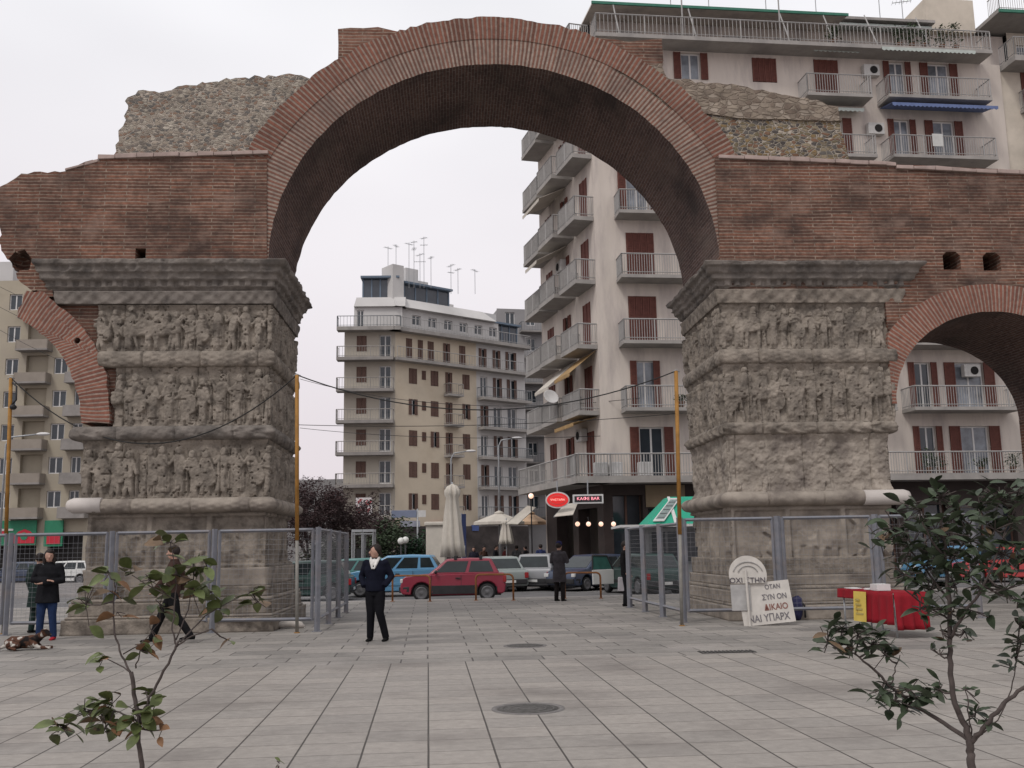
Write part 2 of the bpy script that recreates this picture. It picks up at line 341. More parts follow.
m_newmarb = plain('restored_marble', (.5, .46, .43), .8, .1, 3, bump=.004)
arch = thing('triumphal_arch', 'huge ruined Roman brick arch on two carved marble piers in the square', 'arch', A.P((0, 0, 0)))
def pu(pts, v=0): return [A.hit(x, y, v) for x, y in pts]
def cut(ob, mbs):
    """cut real recesses into a wall"""
    for mb in mbs:
        par = ob.parent; c = mb.build('cutter', None, par)
        m = ob.modifiers.new('cut', 'BOOLEAN'); m.operation = 'DIFFERENCE'; m.object = c; m.solver = 'EXACT'
        dg = bpy.context.evaluated_depsgraph_get(); me = bpy.data.meshes.new_from_object(ob.evaluated_get(dg))
        ob.modifiers.remove(m); ob.data = me; bpy.data.objects.remove(c)
# --- main barrel arch
uL, zS = A.hit(268, 262); uR, _ = A.hit(720, 262); uc = (uL+uR)/2; ra = (uR-uL)/2; rb = A.hit(494, 64)[1]-zS
ztop = A.hit(494, 18)[1]; tr = ztop-zS-rb
def ell(t, k, w=0): return (uc-(ra+tr*k)*math.cos(t), zS+(rb+tr*k)*math.sin(t))
def jag(i, s, amp):
    return amp*(vnoise(np.array(i*.9), np.array(s*7.3), 5)-.5)*2
def ring(k0, k1, v0, v1, mat, name, amp_in=0, amp_out=0, n=150, rv0=0):
    mb = MB(A); sa = [0]
    for i in range(n): p = ell(math.pi*i/n, .5); q = ell(math.pi*(i+1)/n, .5); sa.append(sa[-1]+math.hypot(p[0]-q[0], p[1]-q[1]))
    vs = []
    for i in range(n+1):
        t = math.pi*i/n; ki = k0+float(jag(i, 1, amp_in)); ko = k1+float(jag(i, 2, amp_out))
        a = ell(t, ki); b = ell(t, ko); vs += [(a[0], v0, a[1]), (b[0], v0, b[1]), (a[0], v1, a[1]), (b[0], v1, b[1])]
    fs = []; uv = []
    for i in range(n):
        o = 4*i; p = 4*(i+1); s0, s1 = sa[i], sa[i+1]; r0, r1 = k0*tr, k1*tr
        fs += [(o, p, p+1, o+1), (o+2, o+3, p+3, p+2), (o, o+2, p+2, p), (o+1, p+1, p+3, o+3)]
        uv += [[(r0, s0), (r0, s1), (r1, s1), (r1, s0)], [(r0, s0), (r1, s0), (r1, s1), (r0, s1)], [(v0, s0), (v1, s0), (v1, s1), (v0, s1)], [(v0, s0), (v0, s1), (v1, s1), (v1, s0)]]
    fs += [(0, 1, 3, 2), (4*n, 4*n+2, 4*n+3, 4*n+1)]; uv += [[(0, 0), (1, 0), (1, 1), (0, 1)]]*2
    return mb.add(vs, fs, uv).build(name, mat, arch)
EPS = .6
o = ring(0, .54, 0.0, T_ARCH, m_ring_in, 'voussoir_ring', .012, 0)
o['label'] = 'pale weathered inner ring of radiating bricks'
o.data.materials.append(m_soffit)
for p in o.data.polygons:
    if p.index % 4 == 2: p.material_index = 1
o2 = ring(.54, 1.0, -.015, T_ARCH+.01, m_ring_out, 'voussoir_ring', 0, .05); o2['label'] = 'deep red outer ring of radiating bricks'
# --- brick walls either side
Lw = rough(pu([(-14, 200), (2, 188), (21, 174), (68, 171), (86, 163), (100, 160), (116, 154), (266, 157)]), .13, .03, 3, closed=False)
Lw += pu([(267, 157), (267, 262)]) + rough(pu([(40, 264), (58, 300), (36, 292), (26, 287), (14, 272), (3, 256), (0, 240), (3, 220)]), .12, .05, 4, closed=False)
Lw = [p for p in Lw]
wl = MB(A).prism(Lw[0:], -.035, T_ARCH-.03).build('brick_wall', m_brick, arch)
h0 = A.hit(136, 249); h1 = A.hit(146, 260)
hole = MB(A).box((h0[0], -.4, h1[1]), (h1[0], .9, h0[1]))
q0 = A.hit(20, 262)
hole2 = MB(A).ell((q0[0], 0, q0[1]), (.24, .55, .26), 10, 8)
rj = random.Random(5); hole2.v = [(x+rj.uniform(-.07, .07), y, z+rj.uniform(-.08, .08)) for x, y, z in hole2.v]
cut(wl, [hole, hole2])
# side arch on the right
us0, zs2 = A.hit(896, 404); us_c = A.hit(992, 313)[0]; zc = A.hit(992, 312)[1]; sa_ = us_c-us0; sb_ = zc-zs2; st = .66
def sell(t, k, c=us_c, sgn=1): return (c-sgn*(sa_+st*k)*math.cos(t), zs2+(sb_+st*k)*math.sin(t))
zt0 = A.hit(735, 157)[1]; zt1 = A.hit(1040, 172)[1]; uE = us_c+sa_+3.4
u720 = uR
Rw = [(u720, zt0-.02)] + [(u720+.3+i*.5, zt0+(zt1-zt0)*((i*.5)/(A.hit(1040, 172)[0]-u720))) for i in range(int((uE-u720)/.5))] + [(uE, zt1-.1), (uE, zs2), (us_c+sa_+.3, zs2)]
Rw += [sell(math.pi-math.pi*i/30, .5) for i in range(0, 31)]
zc0 = A.hit(800, 285)[1]
Rw = [p for p in Rw if not (p[0] < A.hit(891, 380)[0] and p[1] < zc0-.2)]
Rw += [(A.hit(891, 380)[0], zc0-.9), (A.hit(891, 380)[0], zc0-.2), (u720, zc0-.2)]
wr = MB(A).prism(Rw, -.035, T_ARCH-.03).build('brick_wall', m_brick, arch)
hs = []
for hx, hy in ((951, 261), (991, 262)):
    a, b_ = A.hit(hx-8, hy+9); c, d = A.hit(hx+8, hy-9); hs.append(MB(A).prism([(a, b_), (c, b_), (c, d-.1), (c-.1, d), (a+.1, d), (a, d-.1)], -.4, 1.1))
cut(wr, hs)
UCUT = A.hit(890, 380)[0]; ZCUT = A.hit(900, 300)[1]+.4
def side_ring(t0, t1, v0, v1, k0, k1, name, mat, n=60, c=us_c):
    mb = MB(A); vs = []; s = 0; sl = [0]
    for i in range(n): p = sell(t0+(t1-t0)*i/n, .5, c); q = sell(t0+(t1-t0)*(i+1)/n, .5, c); sl.append(sl[-1]+math.hypot(p[0]-q[0], p[1]-q[1]))
    for i in range(n+1):
        t = t0+(t1-t0)*i/n; a = sell(t, k0+float(jag(i, 5, .02)), c); kk = k1+float(jag(i, 6, .03)); ct = math.cos(t); kk = min(kk, ((c-UCUT)/ct-sa_)/st) if (ct > .05 and sell(t, 1, c)[1] < ZCUT) else kk; b = sell(t, max(.03, kk), c); vs += [(a[0], v0, a[1]), (b[0], v0, b[1]), (a[0], v1, a[1]), (b[0], v1, b[1])]
    fs = []; uv = []
    for i in range(n):
        o = 4*i; p = o+4; s0, s1 = sl[i], sl[i+1]; r0, r1 = k0*st, k1*st
        fs += [(o, p, p+1, o+1), (o+2, o+3, p+3, p+2), (o, o+2, p+2, p), (o+1, p+1, p+3, o+3)]
        uv += [[(r0, s0), (r0, s1), (r1, s1), (r1, s0)], [(r0, s0), (r1, s0), (r1, s1), (r0, s1)], [(v0, s0), (v1, s0), (v1, s1), (v0, s1)], [(v0, s0), (v0, s1), (v1, s1), (v1, s0)]]
    fs += [(0, 1, 3, 2), (4*n, 4*n+2, 4*n+3, 4*n+1)]; uv += [[(0, 0), (.5, 0), (.5, .5), (0, .5)]]*2
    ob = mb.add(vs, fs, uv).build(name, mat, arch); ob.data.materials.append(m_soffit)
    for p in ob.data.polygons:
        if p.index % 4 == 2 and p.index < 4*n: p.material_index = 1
    return ob
m_sidering = brick('side_arch_brick', (.27, .115, .08), (.19, .08, .06), (.30, .225, .185), bw=3.1, rh=.09, ms=.022, dark=(.08, .05, .045), dark_amt=.35, dscale=.9, var=.35)
side_ring(0, math.pi, -.05, T_ARCH-.05, 0, 1, 'side_arch_ring', m_sidering)
# brick pier beyond the side arch
ub = us_c+sa_
MB(A).box((ub, -.03, 0), (uE-.01, T_ARCH-.04, zs2+.02)).build('brick_pier', m_brick, arch)
# broken ring on the left with the brick filling behind it
frag = rough(pu([(18, 317), (27, 291), (45, 293), (58, 305), (75, 318), (93, 340), (100, 356), (107, 375), (110, 412), (110, 423), (82, 423), (80, 400), (72, 373), (64, 357), (55, 346), (38, 330)]), .09, .018, 9)
cL = uc*2-us_c   # mirrored centre of the left side arch
zfo = zs2
mbf = MB(A).prism(frag, -.05, T_ARCH-.3)
for i, f in enumerate(mbf.f):
    uvs = []
    for vi in f:
        q = mbf.v[vi]; du, dz = q[0]-(cL), q[2]-zfo; uvs.append((math.hypot(du, dz) + (q[1] if i > 1 else 0), -math.atan2(dz, du)*(sa_+.4)))
    mbf.uv[i] = uvs
fr_ = mbf.build('side_arch_ring', m_sidering, arch, label='broken stump of a brick side arch')
h0 = A.hit(78, 341); cut(fr_, [MB(A).ell((h0[0], 0, h0[1]), (.07, .3, .07))])
MB(A).prism(rough(pu([(36, 290), (120, 290), (120, 425), (106, 424), (106, 380), (92, 345), (60, 312)]), .1, .03, 12), .12, T_ARCH-.35).build('brick_filling', m_brick, arch)
# ledges of stone slabs
def ledge(p0, p1, th, out, name, mat, seed):
    rs = random.Random(seed); (ua, za), (ub_, zb) = p0, p1; L = ub_-ua; x = 0; mb = MB(A)
    while x < L:
        w = min(rs.uniform(.35, .62), L-x); z = za+(zb-za)*(x/L); z2 = za+(zb-za)*((x+w)/L); d = rs.uniform(-.02, .02)
        mb.hexa([(ua+x, -out+d, z-th), (ua+x+w-.008, -out+d, z2-th), (ua+x+w-.008, .3, z2-th), (ua+x, .3, z-th), (ua+x, -out+d, z+rs.uniform(-.02, .02)), (ua+x+w-.008, -out+d, z2+rs.uniform(-.02, .02)), (ua+x+w-.008, .3, z2), (ua+x, .3, z)])
        x += w
    return mb.build(name, mat, arch, bevel=.012)
ledge(A.hit(99, 156), A.hit(269, 151), .10, .10, 'stone_ledge', m_cap, 1)
ledge(A.hit(66, 169), A.hit(99, 160), .06, .05, 'stone_ledge', m_cap, 4)
ledge(A.hit(718, 155), A.hit(895, 163), .10, .10, 'stone_ledge', m_cap, 2)
ledge(A.hit(895, 166), A.hit(1060, 174), .09, .10, 'stone_ledge', m_cap, 3)
# rubble cores above
def ringfollow(x0, x1, k, n=14, left=True):
    pts = []
    for i in range(n+1):
        t = x0+(x1-x0)*i/n; pts.append(ell(t, k))
    return pts
def t_at(z, k): return math.asin(min(1, (z-zS)/(rb+tr*k)))
zl = A.hit(200, 157)[1]
def rubwall(out, seed, name, mat, v0, v1, amp=.035, label=None):
    return MB(A).prism(out, v0, v1).build(name, mat, arch, label=label)
top = rough(pu([(114, 156), (118, 135), (124, 118), (127, 95), (139, 91), (160, 90), (185, 85), (215, 80), (255, 76), (304, 74)]), .11, .05, 21, closed=False)
tz = t_at(A.hit(304, 74)[1], .9)
rubwall(top+ringfollow(tz, t_at(zl, .5), .5), 1, 'rubble_core', m_rub_l, .04, T_ARCH-.4, label='grey brown rubble core with ragged stepped top')
a1 = math.pi-t_at(A.hit(668, 60)[1], .9); 
top = rough(pu([(662, 62), (668, 78), (700, 82), (738, 86), (775, 93), (812, 100), (838, 106), (842, 124)]), .12, .045, 22, closed=False)
rubwall(top + rough(pu([(842, 121), (790, 119), (735, 118), (700, 110)]), .3, .02, 23, closed=False) + [ell(math.pi-t_at(A.hit(700, 110)[1], .5), .5)] + ringfollow(math.pi-t_at(A.hit(700, 112)[1], .5), math.pi-t_at(A.hit(650, 70)[1], .5), .5, 5), 2, 'rubble_capping', m_capm, .0, T_ARCH-.5, label='smooth grey mortar and block capping')
zr = A.hit(800, 158)[1]
low = rough(pu([(700, 108), (735, 117), (790, 118), (841, 120), (844, 138), (850, 152)]), .2, .03, 24, closed=False)
rubwall(low+[(A.hit(850, 157)[0], zr-.05)]+ringfollow(math.pi-t_at(zr-.05, .5), math.pi-t_at(A.hit(700, 110)[1], .5), .5, 6), 3, 'rubble_core', m_rub_r, .05, T_ARCH-.45, label='mottled ochre and dark stone rubble core')
top = rough(pu([(338, 58), (337, 28), (378, 26), (395, 30), (410, 34)]), .3, .02, 25, closed=False)
MB(A).prism(top+[ell(t_at(A.hit(338, 60)[1], .5)+.25, .6), ell(t_at(A.hit(338, 60)[1], .5), .5)], .05, 1.9).build('brick_remnant', m_brick, arch)
top = rough(pu([(590, 36), (628, 40), (662, 38), (663, 60), (672, 80)]), .3, .02, 26, closed=False)
MB(A).prism(top+[ell(math.pi-t_at(A.hit(672, 86)[1], .5), .5), ell(math.pi-t_at(A.hit(600, 60)[1], .5), .5)], .05, 1.9).build('brick_remnant', m_brick, arch)
# --- carved piers
def loop(u0, u1, v0, v1, fine, mid, coarse, side):
    """perimeter samples (u, v, nu, nv, s); front and the inner side finely"""
    P = []; s = 0
    def run(a, b, nrm, st):
        nonlocal s
        L = math.hypot(b[0]-a[0], b[1]-a[1]); k = max(2, int(L/st))
        for i in range(k):
            t = i/k; nu, nv = nrm
            P.append([a[0]+(b[0]-a[0])*t, a[1]+(b[1]-a[1])*t, nu, nv, s+L*t])
        s += L
    sl, sr = (mid, coarse) if side < 0 else (coarse, mid)
    run((u0, v0), (u1, v0), (0, -1), fine); run((u1, v0), (u1, v1), (1, 0), sr); run((u1, v1), (u0, v1), (0, 1), coarse); run((u0, v1), (u0, v0), (-1, 0), sl)
    P = np.array(P)
    for i in range(len(P)):       # mitred corners
        if abs(P[i, 2:4]-P[i-1, 2:4]).sum() > 1: P[i, 2:4] = P[i, 2:4]+P[i-1, 2:4]
    return P
def band(u0, u1, z0, z1, outf, name, mat, parent, fine=.022, mid=.04, dz=.022, side=1, v0=0, v1=T_ARCH, capz=True, label=None, sx=1, sy=1):
    P = loop(u0, u1, v0, v1, fine, mid, .2, side); nz_ = max(2, int(round((z1-z0)/dz))); Z = np.linspace(z0, z1, nz_+1)
    S, ZZ = np.meshgrid(P[:, 4], Z); out = outf(S, (ZZ-z0)/(z1-z0), z1-z0)
    X = P[None, :, 0]+P[None, :, 2]*out*sx; Y = P[None, :, 1]+P[None, :, 3]*out*sy
    n = len(P); vs = np.stack([X, Y, ZZ], -1).reshape(-1, 3)
    mb = MB(A); fs = [(j*n+i, j*n+(i+1) % n, (j+1)*n+(i+1) % n, (j+1)*n+i) for j in range(nz_) for i in range(n)]
    mb.add(vs.tolist(), fs, smooth=True)
    if capz: mb.f.append(tuple(range(n-1, -1, -1))); mb.f.append(tuple(nz_*n+i for i in range(n)))
    return mb.build(name, mat, parent, recalc=False, label=label)
def seg(S, Z, x0, z0, x1, z1, r0, r1, amp):
    dx, dz = x1-x0, z1-z0; L2 = dx*dx+dz*dz+1e-9; t = np.clip(((S-x0)*dx+(Z-z0)*dz)/L2, 0, 1)
    r = r0+(r1-r0)*t; d = np.hypot(S-x0-t*dx, Z-z0-t*dz)/r
    return amp*np.sqrt(np.clip(1-d**6, 0, 1))
def figures(S, Zn, Hh, seed, L, worn, horses=.2, spacing=.36):
    """carved figures standing side by side; S along the face, Zn 0..1"""
    rs = random.Random(seed); Z = Zn*Hh; Hm = np.zeros_like(S); x = .1
    while x < L:
        h = Hh*rs.uniform(.78, .95); c = x+rs.uniform(-.04, .04); a = rs.uniform(.085, .13)*(1-.4*worn); ln = rs.uniform(-.06, .06)*h
        m = (np.abs(S[0]-c) < .75); idx = np.where(m)[0]
        if len(idx):
            s = S[:, idx]; z = Z[:, idx]; cur = Hm[:, idx]; add = np.zeros_like(s)
            if rs.random() < horses:
                by = h*.55; parts = [(c-.28, by, c+.22, by+.03, .17, .14, a), (c+.22, by+.05, c+.38, by+.3, .09, .06, a), (c+.38, by+.3, c+.5, by+.2, .06, .04, a)]
                for lx in (-.26, -.14, .14, .24): parts.append((c+lx, by, c+lx+rs.uniform(-.1, .12), .04, .05, .03, a*.8))
                parts += [(c-.02, by+.1, c+.02, h*.86, .09, .08, a*1.1), (c+.03, h*.95, c+.03, h*.97, .065, .06, a*1.2), (c, h*.8, c+.2, h*.62, .04, .035, a)]
            else:
                sp = rs.uniform(.03, .09)*h; parts = [(c+ln, h*.92, c+ln, h*.96, .062*Hh, .058*Hh, a*1.15), (c+ln, h*.78, c, h*.5, .1*Hh, .085*Hh, a), (c, h*.5, c-sp, .03, .058*Hh, .035*Hh, a*.9), (c, h*.5, c+sp, .03, .058*Hh, .035*Hh, a*.95)]
                for sg in (-1, 1):
                    ex = c+ln+sg*rs.uniform(.09, .17)*Hh; ey = h*rs.uniform(.5, .72); hx = ex+rs.uniform(-.16, .16)*Hh; hy = ey+rs.uniform(-.12, .2)*Hh
                    parts += [(c+ln+sg*.07*Hh, h*.78, ex, ey, .036*Hh, .03*Hh, a), (ex, ey, hx, hy, .03*Hh, .024*Hh, a)]
                if rs.random() < .45: # cloak or robe with folds
                    w = rs.uniform(.10, .15)*Hh; d = np.clip(1-((s-c)/w)**2, 0, 1)*((z < h*.72) & (z > h*.12)); add = np.maximum(add, a*(.62*np.sqrt(d)+.22*d*np.sin((s-c)*rs.uniform(70, 110)+z*4)))
                if rs.random() < .3: # shield
                    r_ = .13*Hh; d = np.clip(1-(((s-c-.1)/r_)**2+((z-h*.45)/(r_*1.4))**2), 0, 1); add = np.maximum(add, a*1.1*np.clip(d*4, 0, 1)*.9)
                if rs.random() < .35: parts.append((c+.13*Hh, .02, c+.12*Hh, h*1.02, .014, .012, a*.7))
            for p in parts: add = np.maximum(add, seg(s, z, *p))
            Hm[:, idx] = np.maximum(cur, add)
        x += spacing*rs.uniform(.65, 1.15)
    n1 = fbm(S*5, Z*5, seed+3, 4); n2 = fbm(S*1.6+9, Z*1.6, seed+9, 3); n3 = fbm(S*13, Z*13, seed+5, 3)
    if worn: Hm = Hm*np.clip(1.5-worn*1.6*n2*1.6, .0, 1)
    edge = np.clip(np.minimum(Zn, 1-Zn)*9, 0, 1)
    blk = np.minimum(np.abs(((S+seed*.37) % 1.55)-.01), 9); joint = -.03*(blk < .02)
    return -.06+Hm*edge+.035*(1-edge)*1.6+(.03+.08*worn)*(n1-.5)+.04*(n3-.5)-.05*(1-worn)*(vnoise(S*17, Z*17, seed+31) > .88)+joint-.09*np.clip(n2-.68, 0, 1)*4*worn
def mk_reg(seed, worn, horses=.2, spacing=.36):
    return lambda S, Zn, Hh: figures(S, Zn, Hh, seed, float(S.max()), worn, horses, spacing)
def scale_band(r, seed, kind='scale', worn=.3):
    def f(S, Zn, Hh):
        base = np.sqrt(np.clip(1-(2*Zn-1)**2, 0, 1))*r
        if kind == 'scale': pat = .018*np.abs(np.sin(S*18)*1.0)*np.abs(np.sin(Zn*math.pi*3+np.floor(S*18/math.pi)*math.pi/2))
        elif kind == 'wave': pat = .03*np.sin(S*14+3*np.sin(Zn*3.1)+fbm(S*2, Zn*2, seed)*6)*np.sin(Zn*math.pi)
        else: pat = 0
        n = fbm(S*3, Zn*Hh*3, seed, 4)
        jt = -.04*((np.abs(((S+.4) % 1.25)-.62) > .607))
        return base+pat*(1-.5*(n > .6))+.06*(n-.5)+jt*1.0
    return f
def corn(seed, big=1):
    prof = [(0, -.05), (.06, .0), (.12, .03), (.14, .10), (.34, .12), (.36, .19), (.55, .21), (.60, .30), (.78, .33), (.82, .40), (.97, .42), (1, .34)]
    pz = [p[0] for p in prof]; po = [p[1] for p in prof]
    def f(S, Zn, Hh):
        b = np.interp(Zn, pz, po)*big
        dent = .05*(np.sin(S*26) > .1)*((Zn > .16) & (Zn < .33))+.035*np.abs(np.sin(S*13))*((Zn > .6) & (Zn < .78))
        n = fbm(S*2.2, Zn*Hh*3, seed, 4); n2 = fbm(S*6, Zn*Hh*6, seed+3, 3)
        return b-dent+.16*(n-.5)-.16*np.clip(n-.58, 0, 1)*3*Zn+.07*(n2-.5)
    return f
def plainband(o, seed, rough_=.05, joints=1.3):
    def f(S, Zn, Hh):
        n = fbm(S*2, Zn*Hh*2, seed, 5); jt = -.035*(np.abs(((S+seed*.3) % joints)-.01) < .012)
        return o+rough_*(n-.5)*1.6+jt
    return f
def frieze(seed):
    def f(S, Zn, Hh):
        n = fbm(S*3, Zn*Hh*3, seed, 4)
        return .03+.018*np.sin(S*20+2*np.sin(S*3))*np.sin(Zn*math.pi*2)+.05*(n-.5)+.05*Zn
    return f
def flutes(o, seed):
    def f(S, Zn, Hh):
        n = fbm(S*2, Zn*Hh*2, seed, 5); n2 = fbm(S*1.0+3, Zn*Hh*1.0, seed+2, 3)
        pan = ((S % 1.25) > .12).astype(float)
        fig = .07*pan*np.clip(np.sin(S*6.3+seed)*1.6, 0, 1)*np.clip(np.sin(Zn*3.1)*1.4, 0, 1)*(n2 > .42)
        return o-.09*pan*(Zn < .93)*(Zn > .08)+fig+.045*pan*np.sin(S*22)*(n2 > .55)+.10*(n-.5)
    return f
def zat(y, x=200): return A.hit(x, y)[1]
def pier(lab, rows, side):
    pr = bpy.data.objects.new('carved_pier', None); COL.objects.link(pr); pr.parent = arch; pr['label'] = lab; ORG[pr.name] = ORG[arch.name]
    for (nm, xa, xb, y0, y1, fn, mat, ff) in rows:
        x = (xa+xb)/2; (ua, za) = A.hit(xa, y1); (ub_, zb) = A.hit(xb, y0)
        za = A.hit(x, y1)[1]; zb = A.hit(x, y0)[1]; ext = .0
        if nm in ('cornice',): ua += .40; ub_ -= .40
        if side > 0: ub_ = UEDGE_L if nm != 'corn' else ub_
        else: ua = UEDGE_R
        band(ua, ub_, za-.004, zb+.004, fn, nm, mat, pr, fine=ff, mid=ff*2, dz=ff, side=side)
    return pr
UEDGE_L = A.hit(270, 380)[0]; UEDGE_R = A.hit(723, 380)[0]
S1, S2, S3 = m_stone, m_stone2, m_stone3
pl = pier('left carved marble pier crowded with standing relief figures', [
 ('cornice', 32, 270, 262, 292, corn(3, .84), S2, .022), ('frieze', 58, 272, 292, 304, frieze(4), S2, .022),
 ('relief_panel', 95, 270, 305, 351, mk_reg(11, .1, .12, .30), S1, .015), ('moulding_band', 103, 272, 351, 367, scale_band(.10, 5), S1, .02),
 ('relief_panel', 112, 270, 367, 426, mk_reg(12, .15, .1, .36), S1, .015), ('moulding_band', 76, 272, 426, 440, scale_band(.12, 6, 'wave'), S2, .02),
 ('relief_panel', 79, 270, 440, 498, mk_reg(13, 0, .0, .34), S1, .015), ('torus_moulding', 92, 270, 498, 513, scale_band(.20, 7, 'scale'), S3, .022),
 ('dado', 84, 270, 513, 569, flutes(-.03, 8), S1, .025)], 1)
rp = pier('right carved marble pier with broad worn relief panels', [
 ('cornice', 700, 922, 264, 290, corn(23, .84), S2, .022), ('frieze', 712, 900, 290, 303, frieze(24), S1, .022),
 ('relief_panel', 700, 889, 303, 349, mk_reg(31, .4, .12, .36), S1, .015), ('moulding_band', 700, 892, 349, 363, scale_band(.07, 25), S1, .02),
 ('relief_panel', 700, 890, 363, 422, mk_reg(32, .35, .15, .34), S1, .015), ('moulding_band', 700, 893, 422, 434, scale_band(.08, 26, 'wave'), S1, .02),
 ('relief_panel', 700, 889, 434, 491, mk_reg(33, 1.0, .1, .9), S3, .015), ('torus_moulding', 700, 892, 491, 506, scale_band(.21, 27, 'plain'), S3, .022),
 ('dado', 700, 892, 506, 562, flutes(-.02, 28), S3, .025)], -1)
# restored pale ends of the torus mouldings
def stub(xa, xb, y, par):
    ua, z = A.hit(xa, y); ub_, _ = A.hit(xb, y); n = 10
    MB(A).tube([(ua, .0, z), (ua+.05, -.06, z), (ua+.12, -.06, z), (ub_, -.06, z)], [.05, .13, .165, .165], n=16).build('torus_moulding', m_newmarb, par, label='smooth restored pale end of the moulding')
stub(69, 103, 506, pl); 
ua, z = A.hit(907, 497); ub_, _ = A.hit(862, 498)
MB(A).tube([(ub_, -.06, z), (ua-.1, -.06, z), (ua, -.05, z)], [.17, .17, .14], n=16).build('torus_moulding', m_newmarb, rp, label='smooth restored pale end of the moulding')
# stepped bases
zb_ = A.hit(190, 569)[1]
def base(par, u0, u1, side, seed, mats):
    hs = [(0, .30, .92), (.30, .36, .70), (.36, .62, .62), (.62, .70, .50), (.70, .92, .30), (.92, zb_+.01, .12)]
    k = (1.25 if False else 1)
    for i, (a, b, o_) in enumerate(hs):
        ob = band(u0, u1, a-.003, b+.003, (lambda o_: (lambda S, Zn, Hh: plainband(o_, seed+i, .09, 1.1+.2*i)(S, Zn, Hh)+(.05*np.sin(Zn*math.pi) if Hh < .12 else .03*np.clip(Zn*2-1, 0, 1))))(o_), 'base_step', mats[i % 2], par, fine=.03, mid=.05, dz=.04, side=side, sx=.3, sy=.6)
base(pl, A.hit(88, 540)[0], UEDGE_L, 1, 50, (S1, S3))
base(rp, UEDGE_R, A.hit(890, 540)[0], -1, 60, (S3, S1))
# solid cores so that nothing shows through eroded joints
for par, ua, ub_ in ((pl, A.hit(114, 400)[0], UEDGE_L), (rp, UEDGE_R, A.hit(886, 400)[0])):
    MB(A).box((ua+.2, .2, 0), (ub_-.2, T_ARCH-.2, zS+.1)).build('core', m_stone2, par)
# ============================================================ BUILDINGS
m_wallR = plain('pinkish_plaster', (.57, .51, .455), .9, .08, 1.5, dirt=(.36, .315, .30), dirt_amt=.75, dscale=1.1, bump=.004, streak=.8)
m_wallR2 = plain('cream_plaster', (.56, .50, .42), .9, .08, 1.5, dirt=(.4, .36, .3), dirt_amt=.5, dscale=.5, bump=.004)
m_wallY = plain('yellow_plaster', (.58, .50, .39), .9, .08, .6, dirt=(.36, .29, .21), dirt_amt=.5, dscale=.3)
m_wallY2 = plain('off_white_plaster', (.56, .545, .53), .9, .08, .6, dirt=(.36, .35, .34), dirt_amt=.5, dscale=.3)
m_wallL = plain('dull_cream_plaster', (.38, .335, .26), .9, .1, .6, dirt=(.26, .23, .2), dirt_amt=.6, dscale=.3)
m_wallG = plain('grey_plaster', (.30, .29, .29), .9, .12, .6, dirt=(.2, .19, .19), dirt_amt=.6, dscale=.3)
m_slab = plain('balcony_concrete', (.32, .30, .28), .9, .12, 1.5, dirt=(.2, .19, .185), dirt_amt=.6, dscale=.8)
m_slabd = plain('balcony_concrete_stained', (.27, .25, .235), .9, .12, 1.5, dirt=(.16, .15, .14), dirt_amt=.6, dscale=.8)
m_rail = plain('painted_railing', (.33, .32, .31), .6, .1, 5)
m_raild = plain('dark_railing', (.16, .17, .18), .6, .1, 5)
m_shut = plain('red_brown_shutter', (.125, .045, .034), .7, .18, 6)
m_shutb = plain('brown_shutter', (.12, .07, .055), .7, .18, 6)
m_frame = plain('white_window_frame', (.62, .61, .6), .6, .08, 5)
m_glass = plain('window_glass', (.035, .045, .055), .08, .3, .8, spec=.6)
m_glassc = plain('curtained_glass', (.20, .22, .25), .12, .5, 1.1, spec=.6)
m_awn = plain('green_white_awning', (.42, .46, .43), .85, .12, 3)
m_awnb = plain('blue_awning', (.12, .16, .30), .8, .12, 3)
m_awng = plain('green_canopy', (.05, .17, .12), .8, .15, 3)
m_awno = plain('ochre_awning', (.34, .22, .10), .85, .15, 3)
m_awnc = plain('cream_canvas', (.52, .48, .42), .9, .1, 3)
m_ac = plain('air_conditioner_casing', (.50, .49, .47), .6, .1, 5)
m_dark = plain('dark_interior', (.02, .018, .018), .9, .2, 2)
m_metal = plain('galvanised_metal', (.35, .36, .37), .5, .12, 6, metal=.5)
m_roofd = plain('roofing', (.12, .12, .125), .8, .2, 2)
def part(name, parent, label=None):
    o = bpy.data.objects.new(name, None); COL.objects.link(o); o.parent = parent; ORG[o.name] = ORG[parent.name]
    if label: o['label'] = label
    return o
def facade(fr, u0, u1, z0, z1, ops, mat, parent, rev=.25, v=0, name='wall', label=None):
    us = sorted({u0, u1} | {x for o in ops for x in o[:2] if u0 < x < u1}); zs = sorted({z0, z1} | {x for o in ops for x in o[2:4] if z0 < x < z1})
    mb = MB(fr)
    for i in range(len(us)-1):
        for j in range(len(zs)-1):
            cu, cz = (us[i]+us[i+1])/2, (zs[j]+zs[j+1])/2
            if any(o[0] < cu < o[1] and o[2] < cz < o[3] for o in ops): continue
            mb.quad((us[i], v, zs[j]), (us[i+1], v, zs[j]), (us[i+1], v, zs[j+1]), (us[i], v, zs[j+1]))
    for a, b, c, d in ops:
        for q in (((a, c), (b, c)), ((b, c), (b, d)), ((b, d), (a, d)), ((a, d), (a, c))):
            (p0, p1) = q; mb.quad((p0[0], v, p0[1]), (p1[0], v, p1[1]), (p1[0], v+rev, p1[1]), (p0[0], v+rev, p0[1]))
    return mb.build(name, mat, parent, recalc=False, label=label)
